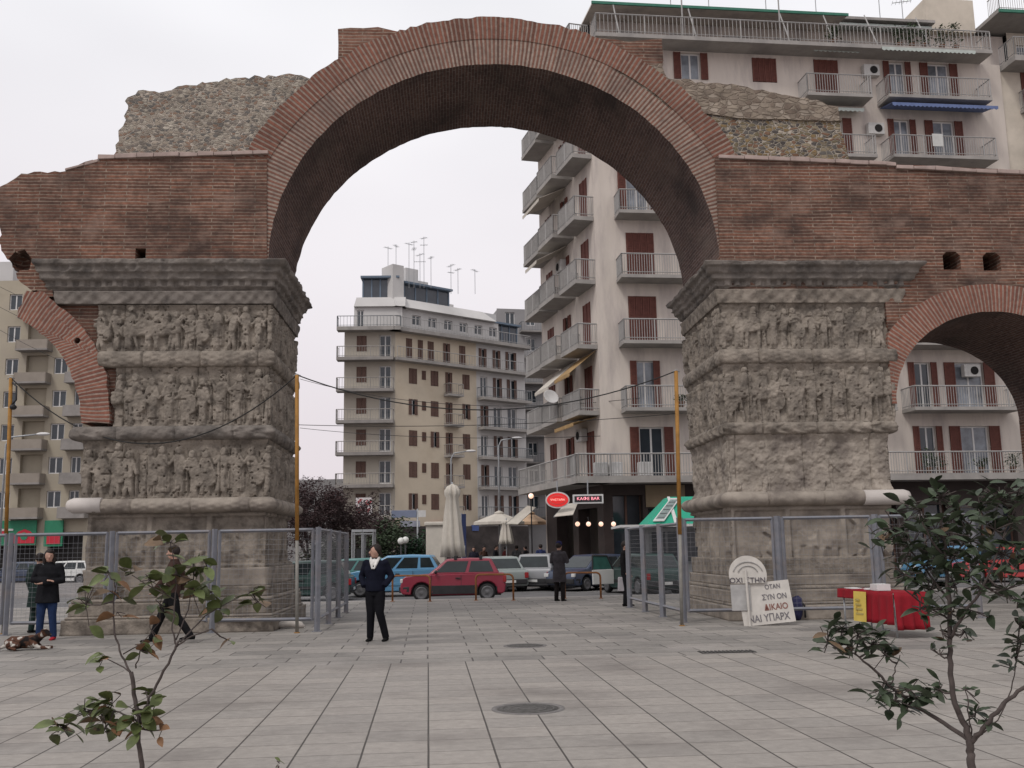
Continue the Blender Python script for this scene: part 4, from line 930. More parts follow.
# ============================================================ CARS
m_tyre = plain('tyre_rubber', (.025, .025, .026), .9, .2, 10)
m_rim = plain('wheel_rim', (.16, .16, .165), .4, .15, 8, metal=.6)
m_black = plain('black_plastic', (.03, .03, .032), .6, .2, 6)
m_cglass = plain('car_glass', (.018, .024, .026), .06, .3, 2, spec=.45)
m_tail = plain('tail_lamp', (.28, .012, .015), .25, .1, 6, spec=.6)
m_head = plain('head_lamp', (.6, .6, .58), .2, .1, 6, spec=.7)
m_plate = plain('number_plate', (.6, .6, .58), .5, .1, 6)
def paint(name, c): return plain(name, c, .28, .06, 1.5, spec=.55, dirt=tuple(x*.75+.03 for x in c), dirt_amt=.4, dscale=1.5)
def car(label, body, L=3.6, Wd=1.55, Ht=1.42, belt=.86, hood=.80, tail=.86, roof=(-.38, .08), base=(-.475, .29), wr=.28, group=None, trimc=None, rack=False, lowdark=False, doors=1, bump=None, bx=.0):
    """built facing +x; roof/base are fractions of the length from the middle"""
    t = local_thing('parked_car', label, 'car', group)
    h = L/2; wf = h-.72; wrr = -h+.62; w2 = Wd/2
    def arc(cx):
        return [(cx+(wr+.06)*math.cos(a), .30+(wr+.06)*math.sin(a)) for a in np.linspace(math.pi, 0, 9)]
    out = [(-h+.02, .30), (-h+.1, .22)]+[(wrr-wr-.06, .22)]+arc(wrr)+[(wrr+wr+.06, .2), (wf-wr-.06, .2)]+arc(wf)+[(wf+wr+.06, .22), (h-.08, .24), (h, .36), (h-.01, .55), (h-.07, hood-.1), (h-.2, hood-.02), (base[1]*L+.05, belt-.01), (base[1]*L-.1, belt), (base[0]*L, belt), (-h+.04, tail-.02), (-h, tail-.12), (-h-.01, .5)]
    b = MB(); vs = [(p[0], -w2, p[1]) for p in out]+[(p[0], w2, p[1]) for p in out]
    n = len(out); b.prism(out, -w2, w2)
    # tuck the sides in towards sills and shoulder
    b.v = [(x, y*(.97 if z < .3 else (.985 if z > .7 else 1.0))*(1-.09*max(0, (abs(x)-h+.45)/.45)**2), z) for x, y, z in b.v]
    bo = b.build('body', body, t, bevel=.045, bseg=3)
    rx0, rx1 = roof[0]*L, roof[1]*L; bx0, bx1 = base[0]*L+.03, base[1]*L; wb = w2*.95; wt = w2*.76
    zb = belt-.03
    ver = [(bx0, -wb, zb), (bx1, -wb, zb), (bx1, wb, zb), (bx0, wb, zb), (rx0, -wt, Ht-.03), (rx1, -wt, Ht-.03), (rx1, wt, Ht-.03), (rx0, wt, Ht-.03)]
    m = MB(); mid = (rx0+rx1)/2
    vs = ver+[(mid, -wt*1.0, Ht), (mid, wt*1.0, Ht), ((bx0+bx1)/2, -wb, zb), ((bx0+bx1)/2, wb, zb)]
    m.add(vs, [(0, 10, 8, 4), (10, 1, 5, 8), (2, 11, 9, 6), (11, 3, 7, 9), (1, 2, 6, 5), (3, 0, 4, 7), (4, 8, 9, 7), (8, 5, 6, 9), (0, 3, 11, 10), (10, 11, 2, 1)])
    m.build('cabin', body, t, bevel=.06, bseg=3)
    def bil(q, s, tt): return q[0].lerp(q[1], s).lerp(q[3].lerp(q[2], s), tt)
    V_ = [Vector(p) for p in ver]
    def pane(q, s0, s1, t0, t1, name='window_pane'):
        nrm = (q[1]-q[0]).cross(q[3]-q[0]).normalized()
        cc = (q[0]+q[1]+q[2]+q[3])/4; nrm = nrm if nrm.dot(cc-Vector((mid, 0, (zb+Ht)/2))) > 0 else -nrm
        c4 = [bil(q, s, tt) for s, tt in ((s0, t0), (s1, t0), (s1, t1), (s0, t1))]
        MB().hexa([c-nrm*.02 for c in c4]+[c+nrm*.012 for c in c4]).build(name, m_cglass, t, bevel=.008)
    for q in ([V_[0], V_[1], V_[5], V_[4]], [V_[3], V_[2], V_[6], V_[7]]):
        # left to right = rear to front
        if doors == 1: pane(q, .07, .44, .16, .86); pane(q, .49, .93, .16, .86)
        else: pane(q, .05, .24, .2, .84); pane(q, .28, .57, .16, .86); pane(q, .61, .94, .16, .86)
    pane([V_[1], V_[2], V_[6], V_[5]], .07, .93, .1, .9, 'windscreen'); pane([V_[0], V_[3], V_[7], V_[4]], .08, .92, .12, .86, 'rear_window')
    MB().box((-h+.15, -w2+.2, .17), (h-.15, w2-.2, .72)).build('underbody', m_black, t)
    for x in (wf, wrr):
        for s in (-1, 1):
            wc = bpy.data.objects.new('wheel', None); COL.objects.link(wc); wc.parent = t; ORG[wc.name] = (0, 0, 0)
            yc = s*(w2-.09)
            MB().lathe([(wr-.09, -.08), (wr-.02, -.085), (wr, -.05), (wr, .05), (wr-.02, .085), (wr-.09, .08)], (x, yc, wr), 24, 'y').build('tyre', m_tyre, wc)
            MB().lathe([(.001, s*.092), (.05, s*.092), (.07, s*.086), (wr-.12, s*.084), (wr-.09, s*.098), (wr-.07, s*.088), (wr-.07, s*.07)], (x, yc, wr), 20, 'y').build('rim', m_rim, wc)
    bm_ = bump or m_black
    for s, nm in ((1, 'front_bumper'), (-1, 'rear_bumper')):
        xx = s*h; MB().hexa([(xx-s*.32, -w2*.985, .30), (xx+s*.045, -w2*.86, .30), (xx+s*.045, w2*.86, .30), (xx-s*.32, w2*.985, .30), (xx-s*.32, -w2*1.0, .50), (xx+s*.05, -w2*.87, .50), (xx+s*.05, w2*.87, .50), (xx-s*.32, w2*1.0, .50)]).build(nm, bm_, t, bevel=.03)
        MB().box((xx+s*.045-.01, -.24, .36), (xx+s*.045+.02, .24, .46)).build('number_plate', m_plate, t)
    for s in (-1, 1):
        MB().box((wrr+wr+.05, s*w2-(.0 if s > 0 else .02), .24 if lowdark else .42), (wf-wr-.05, s*w2+(.02 if s > 0 else 0), .52)).build('side_trim', trimc or m_black, t, bevel=.006)
        MB().box((h-.10, s*w2*.86-.13, hood-.24), (h-.0, s*w2*.86+.09 if s < 0 else s*w2*.86+.05, hood-.10)).build('headlight', m_head, t, bevel=.02)
        MB().box((-h-.03, s*w2*.84-.08, tail-.32), (-h+.08, s*w2*.84+.1 if s > 0 else s*w2*.84+.08, tail-.10)).build('taillight', m_tail, t, bevel=.015)
        MB().ell((base[1]*L-.28, s*(w2+.07), belt+.07), (.05, .09, .065)).build('wing_mirror', m_black, t)
        MB().box((-.25, s*w2-.03, belt-.16), (-.09, s*w2+.03, belt-.12)).build('door_handle', m_black, t, bevel=.008)
        for xs in ((.12*L+.35,), (.22*L, -.02*L-.25))[0 if doors == 1 else 1]:
            pass
    # door seams
    for s in (-1, 1):
        sm = MB(); xs = (-.28, .72) if doors == 1 else (-.75, .02, .72)
        for x in xs: sm.box((x-.006, s*(w2*.993)-.004, .3), (x+.006, s*(w2*.993)+.006*s if s > 0 else s*(w2*.993)+.004, belt-.03))
        sm.build('door_seam', m_black, t)
    if rack:
        for x in (rx0+.35, rx1-.3):
            r_ = MB(); r_.bar((x, -wt, Ht+.06), (x, wt, Ht+.06), .035)
            for s in (-1, 1): r_.box((x-.05, s*wt-.03, Ht-.05), (x+.05, s*wt+.03, Ht+.07))
            r_.build('roof_rack', m_black, t)
    return t
def put(t, x, y, heading, z=-.12):
    """heading in degrees: 180 = facing left in the picture"""
    t.location = (x, y, z); t.rotation_euler = (0, 0, R(heading)); return t
def px_x(px, Y, py=570):
    r = ray(px, py); return r.x*Y/r.y
p_red = paint('maroon_paint', (.25, .022, .045)); p_blue = paint('sky_blue_paint', (.10, .26, .42)); p_silver = paint('silver_paint', (.27, .275, .285)); p_green = paint('silver_green_paint', (.26, .29, .28)); p_navy = paint('navy_paint', (.035, .05, .09)); p_dg = paint('dark_green_paint', (.02, .05, .045)); p_white = paint('white_paint', (.6, .6, .58)); p_red2 = paint('bright_red_paint', (.4, .03, .03))
put(car('small maroon hatchback with roof bars parked side on behind the hoop barriers', p_red, 3.55, 1.5, 1.42, belt=.90, hood=.86, tail=.92, roof=(-.365, .06), base=(-.455, .24), rack=True, trimc=m_black, lowdark=True), px_x(453.5, 35.0), 35.0, 181.5)
put(car('light blue five door hatchback parked behind the maroon hatchback', p_blue, 3.9, 1.6, 1.55, belt=.98, hood=.9, tail=1.0, roof=(-.36, .06), base=(-.46, .33), doors=2, trimc=p_blue, bump=p_blue), px_x(396, 38.8), 38.8, 178)
put(car('silver green saloon seen from behind at the far kerb', p_green, 4.2, 1.65, 1.40, belt=.88, roof=(-.26, .12), base=(-.38, .28), doors=2), px_x(497, 42.5), 42.5, 105)
put(car('silver estate car with red tail lamps facing away beside the man in grey', p_silver, 4.2, 1.7, 1.48, belt=.9, roof=(-.42, .1), base=(-.48, .28), doors=2, bump=m_black), px_x(548, 43.0), 43.0, 70)
put(car('dark navy hatchback parked side on beyond the right hoop barrier', p_navy, 3.9, 1.62, 1.42, belt=.88, doors=2, bump=m_black), px_x(590, 41.5), 41.5, 228)
dc = put(car('dark car with its pale door swung open near the kiosk', p_dg, 3.9, 1.62, 1.46, belt=.9, doors=1), px_x(640, 37.6), 37.6, 110)
# its opened door
dr = MB(); dr.box((0, -.03, .35), (.95, .03, .88)); do = dr.build('open_door', p_white, dc, bevel=.02); do.location = (.55, .82, 0); do.rotation_euler = (0, 0, R(100))
f = MB(); 
for a, b in (((.02, 0, .88), (.28, 0, 1.38)), ((.28, 0, 1.38), (.93, 0, 1.40)), ((.93, 0, 1.40), (.94, 0, .88))): f.bar(a, b, .05)
f.build('window_frame', m_black, do); MB().prism([(.08, .9), (.9, .9), (.9, 1.37), (.3, 1.35)], -.006, .006).build('window_pane', plain('tinted_green_glass', (.04, .12, .10), .1, .2, 3, spec=.7), do)
put(car('white car half hidden behind the right fence and kiosk', p_white, 4.0, 1.65, 1.5, belt=.92, doors=2, bump=p_white), px_x(688, 39.0), 39.0, 176)
put(car('dark green hatchback behind the left fence next to the pier', p_dg, 3.8, 1.6, 1.42, doors=1), px_x(300, 36.5), 36.5, 182)
put(car('white hatchback behind the head of the woman in black', p_white, 3.9, 1.6, 1.42, doors=2), px_x(66, 62), 62, 175)
put(car('dark grey saloon in the street by the green shop sign', p_navy, 4.2, 1.65, 1.4, roof=(-.26, .12), base=(-.38, .28), doors=2), px_x(22, 64), 64, 178)
put(car('teal green car roof showing behind the woman in the navy jacket', paint('teal_paint', (.05, .17, .16)), 3.9, 1.6, 1.42, doors=2), px_x(352, 43), 43, 178)
put(car('bright red car seen through the leaves of the right sapling', p_red2, 3.9, 1.6, 1.42, doors=2), px_x(1000, 42), 42, 178)
put(car('pale blue car parked behind the bright red one', p_blue, 3.9, 1.6, 1.5, doors=2), px_x(952, 43.5), 43.5, 182)
# ============================================================ STREET FURNITURE
m_hoop = plain('rust_orange_paint', (.26, .11, .04), .7, .25, 8)
def hoop(label, xa, xb, y):
    a = gnd(xa, y); b = gnd(xb, y); d = (b-a); L = d.length; t = thing('hoop_barrier', label, 'barrier', tuple(a), 'hoop barriers along the edge of the square')
    d.normalize(); r = .14; H_ = .80; path = [a+Vector((0, 0, -.02)), a+Vector((0, 0, H_-r))]+[a+d*(r-r*math.cos(q))+Vector((0, 0, H_-r+r*math.sin(q))) for q in np.linspace(.3, math.pi/2, 5)]
    path += [b-d*(r-r*math.cos(q))+Vector((0, 0, H_-r+r*math.sin(q))) for q in np.linspace(math.pi/2, .3, 5)]+[b+Vector((0, 0, H_-r)), b+Vector((0, 0, -.02))]
    MB().tube(path, .03, n=8).build('hoop', m_hoop, t)
    for p in (a, b): MB().lathe([(.07, -.005), (.07, .012), (.035, .02)], tuple(p), 12).build('foot_plate', m_hoop, t)
hoop('orange hoop barrier in front of the bonnet of the maroon hatchback', 392.5, 430, 601.5)
hoop('orange hoop barrier in front of the rear wheel of the maroon hatchback', 476, 513.5, 600.5)
hoop('orange hoop barrier in front of the navy hatchback', 565, 601, 598.5)
# manholes and drain
m_iron = plain('cast_iron', (.10, .095, .09), .7, .3, 12, metal=.3, bump=.01, bscale=60)
def manhole(label, px, py, r):
    c = gnd(px, py); t = thing('manhole_cover', label, 'manhole', (c.x, c.y, 0))
    MB().lathe([(r*.86, -.02), (r*.86, .008), (r, .010), (r*1.02, -.02)], tuple(c), 40).build('rim', plain('iron_rim', (.16, .15, .145), .7, .2, 8), t)
    d = MB().lathe([(r*.84, -.02), (r*.84, .006), (.001, .006)], tuple(c), 40).build('cover', m_iron, t)
    for q in (.25, .5, .72): MB().lathe([(r*q-.015, .004), (r*q-.012, .011), (r*q+.012, .011), (r*q+.015, .004)], tuple(c), 32).build('raised_ring', m_iron, d)
manhole('large round iron manhole cover in the open paving nearer the viewer', 528, 709, .37)
manhole('smaller looking round manhole cover farther off in the slab paving', 525, 646, .36)
c = gnd(727, 652); t = thing('drain_grate', 'narrow rusty drain grate set in the paving left of the table', 'drain', (c.x, c.y, 0), rz=R(3.5))
MB().box((c.x-.42, c.y-.16, -.02), (c.x+.42, c.y+.16, .004)).build('frame', m_dark, t); s = MB()
for k in range(14): s.box((c.x-.4+k*.06, c.y-.15, .004), (c.x-.37+k*.06, c.y+.15, .012))
s.build('grating', m_iron, t)
# ---- fences
m_fence = plain('blue_grey_fence_paint', (.18, .185, .208), .6, .15, 6, dirt=(.22, .16, .12), dirt_amt=.4, dscale=3)
m_wire = plain('mesh_wire', (.22, .225, .24), .6, .1, 5)
def fence_run(t, a, b, n, h=2.06, wide=.085, first=True, last=True, mesh=True, fine=True):
    a = Vector((a.x, a.y, 0)); b = Vector((b.x, b.y, 0)); d = (b-a)/n; dn = d.normalized(); L = d.length
    side = Vector((-dn.y, dn.x, 0))
    for k in range(n+1):
        if (k == 0 and not first) or (k == n and not last): continue
        p = a+d*k; MB().tube([p, p+Vector((0, 0, h+.05))], wide*.7071, n=4, smooth=False).build('post', m_fence, t)
        MB().box((p.x-.09, p.y-.09, -.005), (p.x+.09, p.y+.09, .012)).build('foot_plate', m_fence, t)
    for k in range(n):
        p = a+d*k+dn*.11; q = a+d*(k+1)-dn*.11; f = MB()
        for (x, y) in ((p, q),): f.bar(x+Vector((0, 0, .25)), y+Vector((0, 0, .25)), .05); f.bar(x+Vector((0, 0, h)), y+Vector((0, 0, h)), .05)
        for x in (p, q): f.bar(x+Vector((0, 0, .22)), x+Vector((0, 0, h+.025)), .05)
        fr_o = f.build('panel_frame', m_fence, t)
        w = MB(); LL = (q-p).length; st_ = .10; m_ = int(LL/st_)
        wr_ = .0022
        for i in range(1, m_): x = p+dn*(LL*i/m_); w.tube([x+Vector((0, 0, .27)), x+Vector((0, 0, h-.02))], wr_, n=3, smooth=False, cap=False)
        for i in range(1, int((h-.27)/.10)): z = .27+i*.10; w.tube([p+Vector((0, 0, z)), q+Vector((0, 0, z))], wr_, n=3, smooth=False, cap=False)
        w.build('wire_mesh', m_wire, fr_o, recalc=False)
fl = thing('mesh_fence', 'blue grey wire mesh fence enclosing the left carved pier', 'fence', tuple(gnd(317, 632)))
c0 = gnd(317, 631.5); c1 = gnd(346, 612.5); e0 = gnd(5, 635.5)
fence_run(fl, c0, c1, 3, first=False); fence_run(fl, c0, e0, 3)
e1 = e0 + (e0-c0)/3*1.0; fence_run(fl, e0, e1, 1, first=False)
fr2 = thing('mesh_fence', 'blue grey wire mesh fence enclosing the right carved pier', 'fence', tuple(gnd(684, 623)))
c0 = gnd(684, 623); c1 = gnd(630, 607.5); e0 = gnd(882, 619.5)
fence_run(fr2, c0, c1, 3, wide=.10, first=False); fence_run(fr2, c0, e0, 2, wide=.10, h=2.14)
e1 = e0+(e0-c0)/2; fence_run(fr2, e0, e1, 1, first=False, h=2.14)
# ---- poles with hanging cables
m_pole = plain('orange_pole_paint', (.30, .15, .035), .7, .25, 6)
def pole(label, px, yb, yt, top=None, pxt=None):
    g_ = gnd(px, yb); r = ray(pxt or px, yt); tt = g_.y/r.y; z = CH+r.z*tt; xt = r.x*tt
    t = thing('cable_pole', label, 'pole', (g_.x, g_.y, 0))
    MB().tube([(g_.x, g_.y, 0), (g_.x+(xt-g_.x)*.35, g_.y, z*.35)], .035, n=8).build('lower_tube', plain('grey_pole_paint', (.22, .21, .19), .7, .2, 6), t)
    MB().tube([(g_.x+(xt-g_.x)*.35, g_.y, z*.35), (xt, g_.y, z)], .042, n=8).build('upper_tube', m_pole, t)
    MB().lathe([(.06, 0), (.06, .015)], (g_.x, g_.y, 0), 12).build('foot_plate', m_pole, t)
    MB().tube([(xt-.08, g_.y, z-.02), (xt, g_.y-.03, z+.02), (xt+.08, g_.y, z-.02)], .012, n=6).build('cable_hook', m_metal, t)
    return Vector((xt, g_.y, z))
pA = pole('orange cable pole standing at the left edge outside the fence', 3, 634, 378, pxt=11)
pB = pole('orange cable pole at the right corner of the left pier', 297, 633, 375)
pC = pole('orange cable pole in front of the left side of the right pier', 682, 626, 371, pxt=676)
m_cable = plain('black_cable', (.02, .02, .02), .7, .1, 5)
def cable(label, a, b, sag, r=.012, cat='cable', name='hanging_cable'):
    pts_ = [a.lerp(b, t)-Vector((0, 0, sag*4*t*(1-t))) for t in np.linspace(0, 1, 28)]
    o = MB().tube(pts_, r, n=5).build(name, m_cable, None); tag(o, label, cat); return o
cable('black cable sagging across the front of the left pier', pA, pB, 1.45, .014)
cable('black cable sagging between the two poles across the opening', pB, pC, .78, .013)
cable('second slacker cable lower across the opening', pB-Vector((0, 0, 1.05)), pC-Vector((0, 0, .9)), .12, .007)
lamp_ = thing('spotlight', 'small spotlight clamped near the top of the leftmost orange pole', 'spotlight', tuple(pA-Vector((0, 0, .3))))
MB().tube([pA+Vector((0.03, 0, -.1)), pA+Vector((.16, -.05, -.2)), pA+Vector((.17, -.05, -.5)), pA+Vector((.05, -.02, -.62))], .02, n=6).build('bracket', m_black, lamp_)
MB().ell(pA+Vector((.12, -.06, -.66)), (.07, .09, .06)).build('lamp_head', m_black, lamp_)
# ---- protest boards leaning on the right fence
m_card = plain('white_board_paint', (.52, .49, .45), .8, .12, 4); m_plast = plain('translucent_sheet', (.36, .35, .34), .5, .2, 4)
m_ink = plain('dark_ink', (.07, .06, .075), .8, .2, 6); m_inkr = plain('brown_red_ink', (.22, .10, .08), .8, .2, 6)
b0 = gnd(749, 626); sg = thing('protest_board', 'round topped board on a thin white stick leaning against the fence', 'placard', tuple(b0))
def lean(p, base, k=.16): return Vector((p[0], base.y+p[1]+(p[2])*k, p[2]))
def zpx(y, Y, px=750):
    r = ray(px, y); return CH+r.z*Y/r.y
Yb = b0.y; cx = b0.x+.06; zc_ = zpx(575, Yb); rr_ = .38
m_ = MB(); ring_ = [(cx+rr_*math.cos(q), zc_+rr_*math.sin(q)) for q in np.linspace(-.45, math.pi+.45, 26)]
m_.prism(ring_, Yb-.02, Yb+.02); m_.v = [(x, y+z*.13, z) for x, y, z in m_.v]; m_.build('disc_board', m_card, sg)
for q in (.30, .20):
    m_ = MB(); pts_ = [(cx+q*math.cos(a), Yb-.035, zc_+.02+q*.8*math.sin(a)) for a in np.linspace(.2, math.pi-.2, 14)]; m_.tube(pts_, .009, n=5); m_.v = [(x, y+z*.13, z) for x, y, z in m_.v]; m_.build('painted_arc', m_plast, sg)
m_ = MB(); m_.box((cx-.37, Yb-.012, .30), (cx+.02, Yb+.012, zc_-.19)); m_.v = [(x, y+z*.13, z) for x, y, z in m_.v]; m_.build('sheet', m_plast, sg)
MB().bar((cx-.05, Yb-.06, 0), (cx-.05, Yb+.08, zc_+.1), .035).build('stick', m_card, sg)
text('OXI ΣTHN', .15, m_ink, sg, (cx-.02, Yb-.035+(zc_-.1)*.13, zc_-.11), (math.pi/2-.13, 0, 0), ext=.003)
b1 = gnd(769, 625.5); pc = thing('placard', 'white square placard with rows of dark lettering leaning on the fence', 'placard', tuple(b1))
m_inkf = plain('faded_ink', (.15, .14, .15), .8, .3, 8); za = 0.03; M = Matrix.Translation((b1.x+.02, b1.y-.03, 0)) @ Matrix.Rotation(R(5), 4, 'Y').inverted() @ Matrix.Rotation(R(-10), 4, 'X')
MB().box((-.52, -.012, .03), (.52, .012, .86)).xf(M).build('board', m_card, pc)
e_ = (M.to_3x3() @ Matrix.Rotation(math.pi/2, 3, 'X')).to_euler()
for i, (tx, s_, mm_) in enumerate((('NAI YΠAPX', .20, m_inkf), ('ΔIKAIO', .17, m_inkr), ('ΣYN ON', .15, m_inkf), ('OTAN', .13, m_inkf))):
    p_ = M @ Vector(((.0 if i == 0 else .18), -.018, .15+i*.20)); text(tx, s_, mm_, pc, p_, e_, ext=.002, sx=.85 if i else .8, bold=.002)
# dark bag on the fence foot
b2 = gnd(797, 620); bg_ = thing('bag', 'dark blue bag slumped at the foot of the fence post', 'bag', tuple(b2))
MB().tube([(b2.x-.02, b2.y, .0), (b2.x-.03, b2.y, .12), (b2.x, b2.y, .32), (b2.x+.03, b2.y, .46), (b2.x+.02, b2.y, .50)], [.10, .15, .15, .10, .04], n=14).build('sack', plain('navy_cloth', (.025, .025, .07), .8, .3, 12, bump=.02), bg_)
MB().tube([(b2.x+.06, b2.y-.05, .44), (b2.x+.16, b2.y-.08, .3), (b2.x+.16, b2.y-.08, .05)], .02, n=6).build('strap', m_black, bg_)
rg = gnd(289, 628.5); o = MB().tube([(rg.x-.32, rg.y, .04), (rg.x-.15, rg.y-.03, .09), (rg.x+.05, rg.y+.02, .11), (rg.x+.25, rg.y, .07), (rg.x+.34, rg.y, .03)], [.03, .07, .09, .07, .02], n=10).build('crumpled_sheet', plain('dirty_white_cloth', (.5, .46, .42), .9, .15, 8, bump=.02), None)
tag(o, 'crumpled dirty white sheet lying at the foot of the left fence', 'sheet')
# ---- table with red cloth
def at_z(px, py, z): return gnd(px, py, z)
TZ = .76
P1 = at_z(838, 588.5, TZ); P4 = at_z(893, 592.5, TZ); ax = (P4-P1); ax.z = 0; LT = ax.length; ax.normalize(); bx_ = Vector((-ax.y, ax.x, 0))
tb = thing('folding_table', 'folding table with thin metal legs under the red cloth', 'table', (P1.x, P1.y, 0))
WT = .62
def tp(u, v, z): return P1+ax*u+bx_*v+Vector((0, 0, z-TZ))
MB().hexa([tp(0, 0, TZ-.04), tp(LT, 0, TZ-.04), tp(LT, WT, TZ-.04), tp(0, WT, TZ-.04), tp(0, 0, TZ-.012), tp(LT, 0, TZ-.012), tp(LT, WT, TZ-.012), tp(0, WT, TZ-.012)]).build('table_top', m_card, tb)
for u, v in ((.1, .05), (LT-.45, .02), (.1, WT-.05), (LT-.06, .05)): MB().tube([tp(u, v, TZ-.04), tp(u+.01, v, 0)], .018, n=8).build('leg', m_metal, tb)
MB().tube([tp(LT-.45, .02, .12), tp(LT-.06, .05, .12)], .012, n=6).build('cross_bar', m_metal, tb)
m_redc = plain('red_cloth', (.23, .006, .014), .85, .15, 5, bump=.01)
cl = MB(); NU = 60
def drape(u):  # hem height of the front edge
    return .60 if u < LT*.35 else (.22 if u > LT*.42 else .45)
top = [[tp(LT*i/NU, WT*j/6, TZ+.002*math.sin(i)) for j in range(7)] for i in range(NU+1)]
idx = lambda i, j: i*7+j
cl.add([p for r_ in top for p in r_], [(idx(i, j), idx(i+1, j), idx(i+1, j+1), idx(i, j+1)) for i in range(NU) for j in range(6)], smooth=True)
fs = []; vs = []
for i in range(NU+1):
    u = LT*i/NU; hm = drape(u)
    for j in range(8):
        t_ = j/7; z = TZ-(TZ-hm)*t_; vs.append(tp(u, -.01-.035*t_*(1+math.sin(u*26))*(1 if hm < .5 else .3), z))
cl.add(vs, [(i*8+j, (i+1)*8+j, (i+1)*8+j+1, i*8+j+1) for i in range(NU) for j in range(7)], smooth=True)
vs = []
for i in range(25):
    v = WT*i/24
    for j in range(8): t_ = j/7; vs.append(tp(LT+.01+.05*t_*(1+math.sin(v*30)), v, TZ-(TZ-.14)*t_))
cl.add(vs, [(i*8+j, (i+1)*8+j, (i+1)*8+j+1, i*8+j+1) for i in range(24) for j in range(7)], smooth=True)
o = cl.build('tablecloth', m_redc, None, recalc=False); tag(o, 'bright red cloth draped over the folding table', 'tablecloth'); sl_ = o.modifiers.new('thick', 'SOLIDIFY'); sl_.thickness = .006
m_yel = plain('yellow_paper', (.62, .46, .10), .8, .08, 4)
us_ = LT*.36; o = thing('poster', 'yellow poster hanging from the front of the table', 'poster', tuple(tp(us_, -.1, TZ)))
MB().hexa([tp(us_-.02, -.085, .22), tp(us_+.42, -.095, .22), tp(us_+.42, -.088, .22), tp(us_-.02, -.078, .22), tp(us_, -.065, TZ-.02), tp(us_+.42, -.065, TZ-.02), tp(us_+.42, -.058, TZ-.02), tp(us_, -.058, TZ-.02)]).build('sheet', m_yel, o)
for k in range(4): MB().hexa([tp(us_+.08, -.092, .34+k*.08), tp(us_+.34-.04*k, -.092, .34+k*.08), tp(us_+.34-.04*k, -.089, .34+k*.08), tp(us_+.08, -.089, .34+k*.08), tp(us_+.08, -.088, .37+k*.08), tp(us_+.34-.04*k, -.088, .37+k*.08), tp(us_+.34-.04*k, -.085, .37+k*.08), tp(us_+.08, -.085, .37+k*.08)]).build('faint_lettering', plain('faded_ochre_ink', (.38, .30, .10), .8, .1, 4), o)
rs = random.Random(8)
def sheet(name, label, u, v, w, d, h, mat, cat, group=None):
    a = rs.uniform(-.2, .2); z = TZ+.006
    def q(i, j): 
        x = u+i*math.cos(a)-j*math.sin(a); y = v+i*math.sin(a)+j*math.cos(a); return x, y
    c4 = [q(0, 0), q(w, 0), q(w, d), q(0, d)]
    ob = MB().hexa([tp(x, y, z) for x, y in c4]+[tp(x, y, z+h) for x, y in c4]).build(name, mat, None); tag(ob, label, cat, group); return ob
m_pap = plain('white_paper', (.62, .61, .6), .8, .06, 4)
for k in range(7): sheet('leaflet', 'loose white leaflet spread on the left half of the red table', .06+k*.12, rs.uniform(.03, .3), .14, .2, .012, m_pap, 'leaflet', 'leaflets spread on the red table')
sheet('book_stack', 'thick white stack of papers on the middle of the red table', LT*.52, .1, .32, .24, .11, m_pap, 'papers')
# ---- kiosk, booths, umbrellas, signs
K0 = aty(620, 590, 37.5); kx0 = px_x(650, 37.5); kx1 = px_x(716, 37.5)
ks = thing('kiosk', 'street kiosk with green hipped roof and framed white sign panel', 'kiosk', (kx0, 38, 0))
zev = zpx(527, 37, 660); zrf = zpx(497, 38, 670)
kb = MB().box((kx0, 37.6, -.1), (kx1, 39.8, zev-.02)).build('cabin', plain('kiosk_grey', (.28, .29, .30), .5, .15, 2), ks)
for k in range(4): MB().box((kx0+.12+k*.6, 37.54, 1.0), (kx0+.62+k*.6, 37.597, 2.1)).build('window', m_glass, kb)
ex0 = px_x(622, 36.6)
MB().box((ex0, 36.6, zev), (kx1+.4, 40.2, zev+.09)).build('eave', m_frame, ks)
rx = px_x(672, 38)
rf = MB().hexa([(px_x(648, 37.2), 37.0, zev+.09), (kx1+.3, 37.0, zev+.09), (kx1+.3, 40, zev+.09), (px_x(648, 37.2), 40, zev+.09), (rx, 37.9, zrf), (kx1, 37.9, zrf), (kx1, 39.4, zrf), (rx, 39.4, zrf)]).build('roof', plain('kiosk_green', (.02, .33, .21), .5, .08, 3), ks)
Lx = px_x(650, 36.9); 
def slope(u, w):  # point on the front roof slope: u across from the slanted left edge, w up
    a = Vector((px_x(650, 37.0)+u, 36.97, zev+.12)); b = Vector((rx+u*.9, 37.87, zrf+.0)); return a.lerp(b, w)
fr_ = [slope(.1, .08), slope(.52, .08), slope(.50, .92), slope(.1, .92)]
MB().hexa(fr_+[p+Vector((0, -.04, .03)) for p in fr_]).build('sign_panel', m_frame, rf)
in_ = [slope(.15, .14), slope(.46, .14), slope(.45, .86), slope(.15, .86)]
MB().hexa([p+Vector((0, -.041, .031)) for p in in_]+[p+Vector((0, -.05, .036)) for p in in_]).build('sign_face', plain('grey_green_face', (.22, .27, .26), .6, .25, 9), rf)
for k in range(5): a = slope(.17, .2+k*.14); b = slope(.43, .2+k*.14); MB().bar(a+Vector((0, -.06, .04)), b+Vector((0, -.06, .04)), .022).build('lettering', m_raild, rf)
xs_ = px_x(676.5, 37.0); MB().hexa([(xs_-.0, 36.95, zev+.1), (xs_+.14, 36.95, zev+.1), (xs_+.14, 36.99, zev+.1), (xs_, 36.99, zev+.1), (xs_-.1, 37.85, zrf+.01), (xs_+.0, 37.85, zrf+.01), (xs_, 37.9, zrf+.01), (xs_-.1, 37.9, zrf+.01)]).build('roof_stripe', m_frame, rf)
